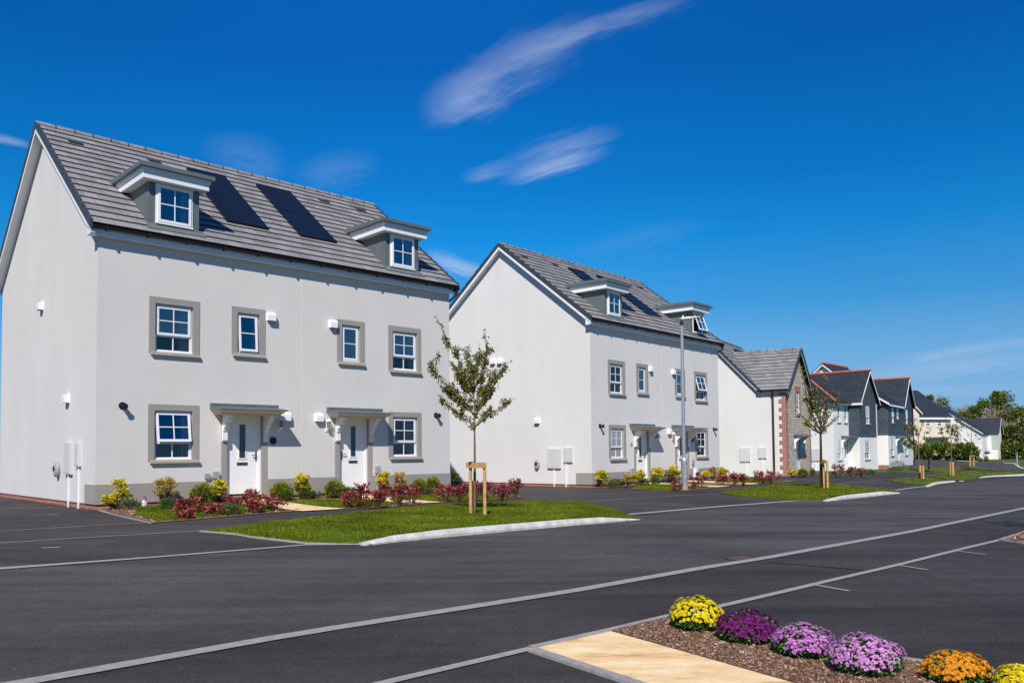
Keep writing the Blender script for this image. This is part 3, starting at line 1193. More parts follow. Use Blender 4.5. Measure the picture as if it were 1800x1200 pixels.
    for s in (-1, 1):
        bb = MB()
        xa, xb = (-ov, -ov + .028) if s < 0 else (L + ov - .028, L + ov)
        sa, sb = (-ov + .028, -.001) if s < 0 else (L + .001, L + ov - .028)
        for A, B in (((eave_t + .04, eave_z + .03), (rid_t, rid_z)), ((D - eave_t - .04, eave_z + .03), (rid_t, rid_z))):
            bb.beam(xa, xb, A, B, -.24, -.117)
            bb.beam(sa, sb, A, B, -.225, -.21)
        # boxed end where the verge meets the eaves
        bb.hexa([(min(xa, sb), -.16, 5.93), (max(xa, sb, sa, xb), -.16, 5.93), (max(xa, sb, sa, xb), .05, 5.93), (min(xa, sb), .05, 5.93),
                 (min(xa, sb), -.16, 6.06), (max(xa, sb, sa, xb), -.16, 6.06), (max(xa, sb, sa, xb), .05, 6.2), (min(xa, sb), .05, 6.2)])
        bb.build('bargeboard', M_FASCIA, roof)
    fa_ = MB()
    fa_.box(-.0, L + .0, -.165, -.145, 5.93, 6.14)
    fa_.box(-.0, L + .0, -.145, -.001, 5.93, 5.945)
    fa_.box(-ov + .03, L + ov - .03, D + .145, D + .165, 5.93, 6.14)
    fa_.build('fascia', M_FASCIA, roof)
    gt = MB()
    n = 8
    ring = [(-.225 + .062 * math.cos(math.pi + math.pi * i / n), 6.125 + .062 * math.sin(math.pi + math.pi * i / n)) for i in range(n + 1)]
    for i in range(n):
        (ya, za), (yb, zb) = ring[i], ring[i + 1]
        gt.face([(-.2, ya, za), (L + .2, ya, za), (L + .2, yb, zb), (-.2, yb, zb)])
    for xx in (-.2, L + .2):
        gt.face([(xx, a, b) for a, b in ring])
    gt.box(-.2, L + .2, -.163, -.16, 6.06, 6.17)
    for i in range(12):
        x = .1 + i * (L - .2) / 11
        gt.box(x - .022, x + .022, -.29, -.166, 6.045, 6.075)
        gt.box(x - .022, x + .022, -.292, -.282, 6.06, 6.13)
    gutter = gt.build('gutter', M_BLACK, top)
    dp = MB()
    dp.tube([(L + .12, -.22, 6.08), (L + .12, -.22, 5.9), (L + .07, .35, 5.62), (L + .07, .6, 5.5), (L + .07, .6, -.15)], .034, 8)
    dp.build('downpipe', M_BLACK, top)
    # solar panels, two stacked on each half
    nx = Vector((0, -m_, 1)).normalized()
    for k in (0, 1):
        a, b = mir(3.40, 4.56, k)
        for j in range(2):
            v0, v1 = 1.50 + j * 1.71, 1.50 + j * 1.71 + 1.69
            pn = MB()
            cs = 1 / math.sqrt(1 + m_ * m_)
            P = lambda x, v, hh: (x, eave_t + v * cs + nx.y * hh, eave_z + v * m_ * cs + nx.z * hh)
            pn.hexa([P(a, v0, .03), P(b, v0, .03), P(b, v1, .03), P(a, v1, .03), P(a, v0, .085), P(b, v0, .085), P(b, v1, .085), P(a, v1, .085)])
            pn.build('solar_panel', M_SOLAR, roof)
    rv = MB()
    cs = 1 / math.sqrt(1 + m_ * m_)
    P = lambda x, v, hh: (x, eave_t + v * cs + nx.y * hh, eave_z + v * m_ * cs + nx.z * hh)
    for x in (.36, 2.36, L - 2.36, L - .98):
        rv2 = MB()
        rv2.hexa([P(x, 4.84, .02), P(x + .34, 4.84, .02), P(x + .34, 5.1, .0), P(x, 5.1, .0), P(x, 4.84, .075), P(x + .34, 4.84, .075), P(x + .34, 5.1, .035), P(x, 5.1, .035)])
        rv2.build('roof_vent', M_CLOAK, roof)
    # left gable fittings
    if variant == 1:
        for q in ((4.42, 4.97), (2.08, 2.44)):
            cowl(top, *q, 'gable')
        gable_box(top, 1.63, 2.14, .64, 1.38, 'meter_box', stem=1.90)
        gable_box(top, 1.02, 1.34, .83, 1.37, 'meter_box', stem=1.14)
    else:
        for q in ((4.92, 4.97), (4.54, 4.95), (2.58, 2.45)):
            cowl(top, *q, 'gable')
        gable_box(top, 1.44, 2.08, .59, 1.35, 'meter_box', stem=1.78)
        gable_box(top, .88, 1.28, .83, 1.38, 'meter_box', stem=1.20)
    ev = MB()
    tt = 2.74 if variant == 1 else 2.60
    ev.tube([(.0, tt, .74), (-.05, tt, .745), (-.10, tt, .75), (-.12, tt, .75)], [.15, .17, .15, .08], 16)
    ev.v = [(p[0], tt + (p[1] - tt) * .72, .74 + (p[2] - .74) * 1.15) for p in ev.v]
    evo = ev.build('car_charger', M_GREYBOX, top, smooth=False)
    e2 = MB()
    e2.tube([(-.118, tt, .77), (-.135, tt, .77)], [.07, .06], 14)
    e2.build('charger_socket', M_BLACK, evo)
    # boxes by each front door
    ms = MB()
    if variant == 1:
        ms.box(2.62, 2.76, -.09, 0, .50, .66)
        ms.box(2.42, 2.54, -.08, 0, .50, .62)
        ms.build('outdoor_socket', M_GREYBOX, top, bevel=.01)
        g = MB()
        g.box(2.40, 2.70, -.14, -.015, -.12, .33)
        g.build('gas_box', M_PVC, top, bevel=.02)
        g = MB()
        g.box(7.32, 7.46, -.10, 0, .50, .70)
        g.tube([(7.39, -.05, .5), (7.39, -.05, -.1)], .03, 8)
        g.build('outdoor_socket', M_GREYBOX, top, bevel=.01)
        g = MB()
        g.box(7.47, 7.60, -.16, -.015, .18, .50)
        g.build('gas_box', M_PVC, top, bevel=.02)
    else:
        ms.box(2.50, 2.80, -.12, -.001, .28, .55)
        ms.build('outdoor_socket', M_GREYBOX, top, bevel=.01)
        g = MB()
        g.box(7.40, 7.56, -.10, 0, .62, .84)
        g.tube([(7.47, -.05, .62), (7.47, -.05, -.1)], .03, 8)
        g.build('outdoor_socket', M_GREYBOX, top, bevel=.01)
        g = MB()
        g.box(7.50, 7.74, -.16, -.015, .05, .45)
        g.build('gas_box', M_PVC, top, bevel=.02)
    if variant == 1:
        pl = MB()
        pl.tube([(4.21, 0, 1.41), (4.21, -.02, 1.41)], .095, 24)
        pl.build('house_plaque', M_PLAQUE, top)
    else:
        pl = MB()
        pl.box(7.43, 7.66, -.02, 0, 1.60, 1.80)
        pl.build('house_plaque', M_NAVY, top)
        pl = MB()
        pl.tube([(2.66, 0, 1.50), (2.66, -.02, 1.50)], .08, 20)
        pl.build('house_plaque', M_GREYBOX, top)
    return top


semi_house(H1, 'nearest white three-storey house pair on the left, solar panels in full view', 1)
semi_house(H2, 'second white three-storey house pair, behind the lamp post and past the staked tree', 2)
# ------------------------------------------------------------------ ground, road, pavement


def strip(name, srange, cfun0, cfun1, off, mat, kind='structure', fixed=None, zf=None):
    """sheet between two curves c0(s) < c1(s), cut on the half-metre lines of c"""
    S = list(srange)
    rows = []
    base = fixed
    V, Fc = [], []
    for s in S:
        a, b = cfun0(s), cfun1(s)
        for c in base:
            cc = clamp(c, a, b)
            x, y = xy_(s, cc)
            V.append((x, y, (zf or terr)(x, y) + off))
    n = len(base)
    for i in range(len(S) - 1):
        for j in range(n - 1):
            Fc.append((i * n + j, (i + 1) * n + j, (i + 1) * n + j + 1, i * n + j + 1))
    mb = MB()
    mb.v, mb.f, mb.m, mb.uv = V, Fc, [0] * len(Fc), [None] * len(Fc)
    o = mb.build(name, mat)
    for p in o.data.polygons:
        pass
    bm = bmesh.new()
    bm.from_mesh(o.data)
    bmesh.ops.remove_doubles(bm, verts=bm.verts, dist=.0005)
    bmesh.ops.recalc_face_normals(bm, faces=bm.faces)
    if sum(f.normal.z for f in bm.faces) < 0:
        bmesh.ops.reverse_faces(bm, faces=bm.faces)
    bm.to_mesh(o.data)
    bm.free()
    o['kind'] = kind
    return o


def frange(a, b, d):
    n = int(round((b - a) / d))
    return [a + d * i for i in range(n + 1)]


long_c = lambda s: float(np.interp(s, [-10, 1.5, 3.2, 5.9, 9.4, 14.2, 22.4, 45], [-6.2, -5.38, -5.30, -4.93, -4.68, -4.56, -4.62, -4.9]))
line3_c = lambda s: float(np.interp(s, [-10, 2.9, 4.8, 6.3, 7.8, 9.8, 11.9, 13.7, 15.5, 22, 45], [-4.6, -3.80, -3.66, -3.50, -3.38, -3.28, -3.22, -3.15, -3.15, -3.2, -3.4]))
CG = frange(-46, 14, .5)
S1 = frange(-12, 62, .5)
gr_s = [-400, -120, -40, -20] + frange(-12, 62, 1.0) + frange(66, 150, 4) + [180, 260, 500, 1200]
gr_c = [-1200, -400, -200, -120, -80, -60] + frange(-46, 14, 1.0) + [25, 50, 120, 400, 1200]
strip('ground', gr_s, lambda s: -2000, lambda s: 2000, -.05, M_FIELD, fixed=gr_c)
strip('road', S1, edge_c, long_c, 0., M_ROAD, fixed=CG)
strip('pavement', S1, lambda s: -46 if s < 34 else (-20 if s < 52 else -16.2), edge_c, 0., M_PAVE, fixed=CG)
strip('parking_area', S1, long_c, lambda s: 14, 0., M_PARK, fixed=CG)


def pip(P, x, y):
    x, y = np.asarray(x), np.asarray(y)
    ins = np.zeros(x.shape, bool)
    n = len(P)
    for i in range(n):
        (x0, y0), (x1, y1) = P[i], P[(i + 1) % n]
        c = ((y0 > y) != (y1 > y)) & (x < (x1 - x0) * (y - y0) / (y1 - y0 + 1e-12) + x0)
        ins ^= c
    return ins


def drape(name, pts, off, mat, cell=.5, zf=None, skirt=0., kind='structure', parent=None):
    bm = bmesh.new()
    vs = [bm.verts.new((*sc_(x, y), 0)) for x, y in pts]
    bm.faces.new(vs)
    ss = [v.co.x for v in bm.verts]
    cc = [v.co.y for v in bm.verts]
    for k in range(int(math.floor(min(ss) / cell)), int(math.ceil(max(ss) / cell)) + 1):
        bmesh.ops.bisect_plane(bm, geom=bm.verts[:] + bm.edges[:] + bm.faces[:], plane_co=(k * cell, 0, 0), plane_no=(1, 0, 0), dist=1e-5)
    for k in range(int(math.floor(min(cc) / cell)), int(math.ceil(max(cc) / cell)) + 1):
        bmesh.ops.bisect_plane(bm, geom=bm.verts[:] + bm.edges[:] + bm.faces[:], plane_co=(0, k * cell, 0), plane_no=(0, 1, 0), dist=1e-5)
    bmesh.ops.triangulate(bm, faces=bm.faces[:])
    for v in bm.verts:
        x, y = xy_(v.co.x, v.co.y)
        v.co = (x, y, (zf or terr)(x, y) + off)
    bmesh.ops.recalc_face_normals(bm, faces=bm.faces[:])
    if sum(f.normal.z for f in bm.faces) < 0:
        bmesh.ops.reverse_faces(bm, faces=bm.faces[:])
    if skirt:
        be = [e for e in bm.edges if len(e.link_faces) == 1]
        r = bmesh.ops.extrude_edge_only(bm, edges=be)
        for v in [g for g in r['geom'] if isinstance(g, bmesh.types.BMVert)]:
            v.co.z -= skirt
    me = bpy.data.meshes.new(name)
    bm.to_mesh(me)
    bm.free()
    me.materials.append(mat)
    o = bpy.data.objects.new(name, me)
    COL.objects.link(o)
    if kind:
        o['kind'] = kind
    if parent:
        o.parent = parent
    return o


def resample(pts, d=.4):
    out = [pts[0]]
    for a, b in zip(pts[:-1], pts[1:]):
        n = max(1, int(math.hypot(b[0] - a[0], b[1] - a[1]) / d))
        out += [(lerp(a[0], b[0], i / n), lerp(a[1], b[1], i / n)) for i in range(1, n + 1)]
    return out


def ribbon(name, pts, width, mat, off=.009, th=0., zf=None, kind='structure'):
    P = resample(pts)
    V = []
    for i, p in enumerate(P):
        a, b = P[max(0, i - 1)], P[min(len(P) - 1, i + 1)]
        d = Vector((b[0] - a[0], b[1] - a[1])).normalized()
        n = Vector((-d.y, d.x)) * width / 2
        for q in ((p[0] - n.x, p[1] - n.y), (p[0] + n.x, p[1] + n.y)):
            V.append((q[0], q[1], (zf or terr)(*q) + off))
    mb = MB()
    for i in range(len(P) - 1):
        a, b, c, d = V[2 * i], V[2 * i + 2], V[2 * i + 3], V[2 * i + 1]
        mb.face([a, b, c, d])
        if th:
            for e, f in ((a, b), (c, d)):
                mb.face([e, f, (f[0], f[1], f[2] - th), (e[0], e[1], e[2] - th)])
    o = mb.build(name, mat)
    if kind:
        o['kind'] = kind
    return o


GP = lambda L, e=0.: [G(*p, e) for p in L]
drape('far_road', GP([(1602, 807.5), (1660, 809), (1717, 812), (1762, 813.5), (1783, 816), (1790, 823), (1850, 827), (1850, 833), (1800, 829.5), (1712, 820.5), (1632, 821), (1598, 824)]), .02, M_ROAD, cell=2)
# flush concrete edgings
ribbon('road_edging', [xy_(s, long_c(s)) for s in frange(-2, 45, .5)], .15, M_LINE)
ribbon('road_edging', [xy_(s, line3_c(s)) for s in frange(-2, 17, .5)], .085, M_LINE)
ribbon('road_edging', GP([(-200, 1014), (0, 1000), (270, 980), (540, 958), (655, 957)]), .13, M_LINE, .011)
ribbon('road_edging', GP([(1095, 905), (1270, 890), (1395, 880.5), (1465, 880)]), .13, M_LINE, .011)
ribbon('road_edging', GP([(1572, 862), (1605, 857), (1640, 853)]), .13, M_LINE, .011)
ribbon('pavement_edging', GP([(-200, 967), (0, 955), (170, 944), (300, 936.5), (365, 933)]), .055, M_LINE, .010)
ribbon('pavement_edging', GP([(-200, 945), (0, 934), (130, 926), (262, 918.5)]), .05, M_LINE, .010)
ribbon('pavement_edging', GP([(900, 874.5), (1000, 871), (1100, 866), (1160, 864)]), .05, M_LINE, .010)
ribbon('pavement_edging', GP([(1030, 882), (1100, 877), (1200, 871), (1265, 867.5)]), .05, M_LINE, .010)
ribbon('pavement_edging', GP([(1385, 846), (1430, 844.5), (1440, 844)]), .05, M_LINE, .010)
ribbon('pavement_edging', GP([(1465, 851.5), (1510, 847), (1545, 843.5)]), .05, M_LINE, .010)
# edging that closes the front corner of the first garden and the end of the first verge
ribbon('garden_edging', GP([(165, 894.5), (215, 908), (268, 920)]), .035, M_LINE, .02, .05)
ribbon('garden_edging', GP([(352, 934), (440, 944), (540, 955.5), (650, 958)]), .035, M_LINE, .022, .05)
# parking bay marks
for a, b in (((1430, 1028), (1492, 1039)), ((1577, 993.5), (1632, 1002)), ((1683, 968.5), (1732, 975)), ((74, 963.5), (106, 962)), ((54, 905.5), (92, 903.5)), ((88, 903.8), (101, 905))):
    ribbon('bay_mark', [G(*a), G(*b)], .05, M_LINE, .008)
M_JOINT = plain('pale_tarmac_joint', (.17, .168, .168), .85)
# tarmac joint marks across the road
for a, b in (((1590, 867.5), (1800, 877.5)), ((1640, 852), (1800, 858)), ((1350, 988), (1520, 1002))):
    ribbon('tarmac_joint', [G(*a), G(*b)], .12 if a[1] < 900 else .05, M_PARK if a[1] > 900 else M_JOINT, .007)

# ------------------------------------------------------------------ verges with kerbs


def kerb_h(s):
    return float(np.interp(s, [6.8, 7.8, 12.2, 13.4, 22.2, 22.9, 27.0, 28.2, 34, 36, 39, 41, 44, 46, 70], [.015, .10, .10, .0, .015, .10, .10, .02, .02, .09, .09, .02, .02, .1, .1]))


def verge_z(x, y):
    s, c = sc_(x, y)
    z = terr(x, y)
    b = z - .1 * clamp((edge_c(s) - c) / 1.2)
    e = z - b
    k = clamp(1 - (-9.5 - c) / 2.2)
    return b + e + max(0, kerb_h(s) - e) * k + .02


def kerb(pts, w=.14):
    P = resample(pts, .915)
    mb = MB()
    for i in range(len(P) - 1):
        a, b = P[i], P[i + 1]
        d = Vector((b[0] - a[0], b[1] - a[1])).normalized()
        n = Vector((-d.y, d.x))
        a2 = (a[0] + d.x * .008, a[1] + d.y * .008)
        b2 = (b[0] - d.x * .008, b[1] - d.y * .008)

        def sec(p):
            s, c = sc_(*p)
            z = terr(*p) - .1 * clamp((edge_c(s) - c) / 1.2)
            h = max(.012, kerb_h(s) + .012)
            f = min(1, h / .05)
            o = lambda q, zz: (p[0] + n.x * q, p[1] + n.y * q, z + zz)
            return [o(0, -.1), o(0, h * .35), o(.02 * f, h - .035 * f), o(.045, h - .008 * f), o(.06, h), o(w, h), o(w, -.1)]
        A, B = sec(a2), sec(b2)
        for k in range(len(A) - 1):
            mb.face([A[k], B[k], B[k + 1], A[k + 1]])
        mb.face(A[::-1])
        mb.face(B)
    o = mb.build('kerb', M_KERB)
    o['kind'] = 'structure'
    return o


kerb(GP([(640, 959), (700, 952), (790, 943), (900, 933), (1000, 924), (1127, 913)]))
kerb(GP([(1456, 881), (1490, 877), (1530, 872.5), (1583, 867)]))
kerb(GP([(1632, 855.5), (1650, 850), (1680, 846.5)]))
kerb(GP([(1692, 846), (1717, 840.5), (1745, 837.5), (1800, 836), (1840, 834)]))
kerb(GP([(1620, 806.5), (1660, 808), (1717, 811)]), .2)
kerb(GP([(1762, 812.5), (1780, 814), (1788, 820), (1800, 824.5)]), .2)

V1 = GP([(360, 934.5), (440, 943.5), (540, 954.5), (648, 955), (700, 948), (790, 938.5), (900, 928.5), (1000, 919.5), (1118, 909), (1095, 903), (1060, 891), (1015, 882), (900, 882.5), (790, 887), (640, 900), (500, 916)])
V2 = GP([(1268, 867.5), (1300, 872), (1380, 878), (1458, 878), (1490, 873), (1575, 864), (1556, 861), (1525, 858.5), (1490, 854), (1452, 850.5), (1400, 852), (1350, 854.5), (1300, 860)])
V3 = GP([(1553, 843), (1587, 848.5), (1632, 852), (1658, 845), (1650, 842), (1612, 838.8)])
V4 = GP([(1628, 837), (1662, 842), (1697, 844), (1735, 836.5), (1785, 834), (1850, 832), (1800, 829.5), (1747, 830), (1705, 827.5), (1680, 829.5), (1640, 832)])
V5 = GP([(1600, 824), (1632, 820.5), (1712, 820), (1800, 829), (1747, 826.5), (1700, 823), (1682, 828), (1640, 828.5)])
for nm, P in (('grass_verge', V1), ('grass_verge', V2), ('grass_verge', V3), ('grass_verge', V4), ('grass_verge', V5)):
    drape(nm, P, .0, M_TURF, zf=verge_z, skirt=.12)

# ------------------------------------------------------------------ front gardens


def loc(h, s, t):
    a = h[2]
    return h[0] + s * math.sin(a) - t * math.cos(a), h[1] + s * math.cos(a) + t * math.sin(a)


def garden(h, front, s_end):
    """front: list of (s, t) of the pavement side of the mulch"""
    pts = [loc(h, -.02, 0.05), *[loc(h, *p) for p in front], loc(h, s_end, .1)]
    drape('planting_bed', pts, .012, M_MULCH)


garden(H1, [(.05, -.55), (-.3, -4.25), (.55, -4.12), (2.6, -3.57), (4.97, -3.78), (6.35, -3.31), (7.19, -3.11), (9.3, -2.95), (10.3, -2.85), (11.2, -1.9)], 10.6)
garden(H2, [(.0, -.4), (.3, -1.3), (-1.0, -3.6), (-.41, -4.0), (1.82, -3.65), (4.39, -3.48), (7.4, -3.38), (9.8, -3.36), (11.3, -3.1)], 12.4)
for h, a, b, f in ((H1, 2.95, 4.0, -3.70), (H1, 6.1, 7.2, -3.2), (H2, 2.95, 4.0, -3.55), (H2, 6.1, 7.2, -3.4)):
    pts = [loc(h, a, -.02), loc(h, a, f - .02), loc(h, b, f + .02), loc(h, b, -.02)]
    drape('garden_path', pts, .022, M_SLAB)
for pts in ([loc(H1, .15, -2.0), loc(H1, -.15, -3.9), loc(H1, .9, -3.7), loc(H1, 2.9, -3.1), loc(H1, 2.9, -1.0), loc(H1, 1.6, -.6), loc(H1, .5, -1.0)],
            [loc(H1, 4.05, -3.4), loc(H1, 5.2, -3.45), loc(H1, 6.05, -3.0), loc(H1, 6.05, -1.2), loc(H1, 4.05, -1.2)],
            [loc(H1, 7.3, -2.9), loc(H1, 8.6, -2.85), loc(H1, 8.6, -1.1), loc(H1, 7.3, -1.1)],
            [loc(H1, 8.8, -2.7), loc(H1, 10.2, -2.6), loc(H1, 10.2, -1.2), loc(H1, 8.8, -1.2)],
            [loc(H2, .2, -2.0), loc(H2, -.7, -3.5), loc(H2, .3, -3.6), loc(H2, 2.9, -3.2), loc(H2, 2.9, -1.2), loc(H2, .9, -1.1)],
            [loc(H2, 7.3, -3.0), loc(H2, 10.5, -2.9), loc(H2, 10.5, -1.2), loc(H2, 7.3, -1.2)]):
    o = drape('lawn', pts, .03, M_TURF, skirt=.03)
    LAWNS = globals().setdefault('LAWNS', [])
    LAWNS.append(pts)


def leaf_quads(P, N, size, aspect=.45, fold=.25, rng=None, droop=0.):
    """P points (n,3), N leaf direction (n,3) unit; four-corner leaves"""
    n = len(P)
    rnd = rng.normal(size=(n, 3))
    side = np.cross(N, rnd)
    side /= np.linalg.norm(side, axis=1, keepdims=True) + 1e-9
    nor = np.cross(side, N)
    L = (size * rng.uniform(.65, 1.3, n))[:, None]
    W = L * aspect
    base = P
    tip = P + N * L + np.array([0, 0, -1.]) * L * droop
    l = P + N * L * .5 + side * W * .5 + nor * W * fold
    r = P + N * L * .5 - side * W * .5 + nor * W * fold
    V = np.stack([base, r, tip, l], 1).reshape(-1, 3)
    Fq = np.arange(4 * n).reshape(-1, 4)
    return V, Fq


def grass(polys, dens, hgt, mats, name, seed, zf=terr, ptuft=.0):
    rng = np.random.default_rng(seed)
    Vs, mi = [], []
    for P in polys:
        xs, ys = [p[0] for p in P], [p[1] for p in P]
        area = (max(xs) - min(xs)) * (max(ys) - min(ys))
        n = int(area * dens)
        x = rng.uniform(min(xs), max(xs), n)
        y = rng.uniform(min(ys), max(ys), n)
        k = pip(P, x, y)
        x, y = x[k], y[k]
        z = np.array([zf(a, b) for a, b in zip(x, y)])
        n = len(x)
        a = rng.uniform(0, 2 * math.pi, n)
        clump = .75 + .5 * np.sin(x * 3.1 + np.sin(y * 2.3) * 2) * np.sin(y * 3.7 + np.cos(x * 1.9))
        h = hgt * rng.uniform(.5, 1.3, n) * clump
        w = hgt * .16
        b = rng.uniform(0, 2 * math.pi, n)
        lean = rng.uniform(.1, .7, n) * h
        p0 = np.stack([x - np.cos(a) * w, y - np.sin(a) * w, z], 1)
        p1 = np.stack([x + np.cos(a) * w, y + np.sin(a) * w, z], 1)
        p2 = np.stack([x + np.cos(b) * lean, y + np.sin(b) * lean, z + h], 1)
        Vs.append(np.stack([p0, p1, p2], 1).reshape(-1, 3))
    V = np.concatenate(Vs)
    Fq = np.arange(len(V)).reshape(-1, 3)
    o = np_mesh(name, V, Fq, mats)
    o['kind'] = 'stuff'
    return o


grass([V1], 2300, .042, L_GRASS, 'grass', 1, verge_z)
grass([V1, V2], 260, .048, L_GRASSB, 'grass', 7, verge_z)
grass([V2], 700, .06, L_GRASS, 'grass', 2, verge_z)
grass([V3, V4, V5], 120, .07, L_GRASSB, 'grass', 3, verge_z)
grass(LAWNS[:4], 1300, .05, L_GRASS, 'grass', 4, lambda x, y: terr(x, y) + .03)
grass(LAWNS[4:], 700, .055, L_GRASS, 'grass', 5, lambda x, y: terr(x, y) + .03)


def chips(pts, n, size, seed, name='bark_chips', z0=.012):
    rng = np.random.default_rng(seed)
    xs, ys = [p[0] for p in pts], [p[1] for p in pts]
    m = int(n * 2.2)
    x = rng.uniform(min(xs), max(xs), m)
    y = rng.uniform(min(ys), max(ys), m)
    k = pip(pts, x, y)
    x, y = x[k][:n], y[k][:n]
    n = len(x)
    z = np.array([terr(a, b) for a, b in zip(x, y)]) + z0
    L = size * rng.uniform(.4, 1.5, n)
    W = L * rng.uniform(.2, .5, n)
    a = rng.uniform(0, 2 * math.pi, n)
    t1, t2 = rng.normal(0, .35, n), rng.normal(0, .5, n)
    d = np.stack([np.cos(a), np.sin(a), t1], 1) * L[:, None]
    e = np.stack([-np.sin(a), np.cos(a), t2], 1) * W[:, None]
    c = np.stack([x, y, z + rng.uniform(.0, size * .45, n)], 1)
    V = np.stack([c - d - e, c + d - e * .6, c + d * .9 + e * .6, c - d * .8 + e], 1).reshape(-1, 3) 
    o = np_mesh(name, V, np.arange(4 * n).reshape(-1, 4), L_CHIP)
    o['kind'] = 'stuff'
    return o


chips([loc(H1, 0, -.1), loc(H1, .05, -.55), loc(H1, -.3, -4.2), loc(H1, .55, -4.05), loc(H1, 2.6, -3.5), loc(H1, 4.97, -3.7), loc(H1, 6.35, -3.2), loc(H1, 8.6, -2.9), loc(H1, 10.9, -1.9), loc(H1, 10.4, 0)], 9000, .022, 11)

# ------------------------------------------------------------------ near flower bed and path
slab = GP([(935, 1141), (1070, 1110.5), (1400, 1204), (1760, 1320), (1560, 1400), (1120, 1203)])
drape('garden_path', slab, .014, M_SLAB)
ribbon('garden_edging', GP([(930, 1141.5), (1120, 1204), (1500, 1340)]), .075, M_LINE, .020, .03)
ribbon('garden_edging', GP([(932, 1142), (1070, 1111), (1178, 1085)]), .05, M_LINE, .026, .03)
bedp = GP([(1072, 1111), (1180, 1084.5), (1235, 1092), (1330, 1110), (1420, 1130), (1510, 1150), (1590, 1163), (1700, 1178), (1850, 1200), (2100, 1250), (1900, 1340), (1760, 1320), (1400, 1205)])
drape('flower_bed', bedp, .018, M_MULCH)
chips(bedp, 26000, .0085, 12, z0=.02)
ribbon('garden_edging', GP([(1580, 1161.5), (1620, 1167), (1760, 1188), (1860, 1203)]), .03, M_LINE, .03, .04)
# mulch island at the right edge
isl = GP([(1759, 949.5), (1800, 937), (1900, 905), (1980, 940), (1900, 965), (1800, 955)])
drape('planting_bed', isl, .015, M_MULCH)
chips(isl, 5000, .025, 13)
ribbon('garden_edging', GP([(1900, 966), (1800, 955.5), (1757, 949.8)]), .045, M_LINE, .02, .03)
ribbon('garden_edging', GP([(1757, 950), (1800, 936.5), (1900, 904)]), .05, M_LINE, .024, .03)
# ------------------------------------------------------------------ plants


def leaves_obj(name, V, Fq, mats, parent, midx=None):
    return np_mesh(name, V, Fq, mats, parent, midx)


def clump_points(rng, n, c, r, flat=1.):
    d = rng.normal(size=(n, 3))
    d /= np.linalg.norm(d, axis=1, keepdims=True)
    rad = rng.uniform(.35, 1., n) ** .6
    p = d * rad[:, None] * np.array([r, r, r * flat]) + c
    return p, d


KIND = {
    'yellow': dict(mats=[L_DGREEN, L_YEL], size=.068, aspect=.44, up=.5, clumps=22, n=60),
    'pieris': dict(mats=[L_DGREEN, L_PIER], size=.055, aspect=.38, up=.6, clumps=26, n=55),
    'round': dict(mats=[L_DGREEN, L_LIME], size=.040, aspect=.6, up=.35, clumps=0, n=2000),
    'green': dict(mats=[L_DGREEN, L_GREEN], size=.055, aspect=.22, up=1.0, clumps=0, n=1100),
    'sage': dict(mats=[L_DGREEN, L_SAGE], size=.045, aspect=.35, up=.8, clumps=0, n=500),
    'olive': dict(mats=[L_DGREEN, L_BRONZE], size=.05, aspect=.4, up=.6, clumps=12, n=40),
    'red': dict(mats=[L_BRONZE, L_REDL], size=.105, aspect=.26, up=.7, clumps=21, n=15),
    'redgreen': dict(mats=[L_DGREEN, L_REDL], size=.07, aspect=.34, up=.6, clumps=16, n=22),
}


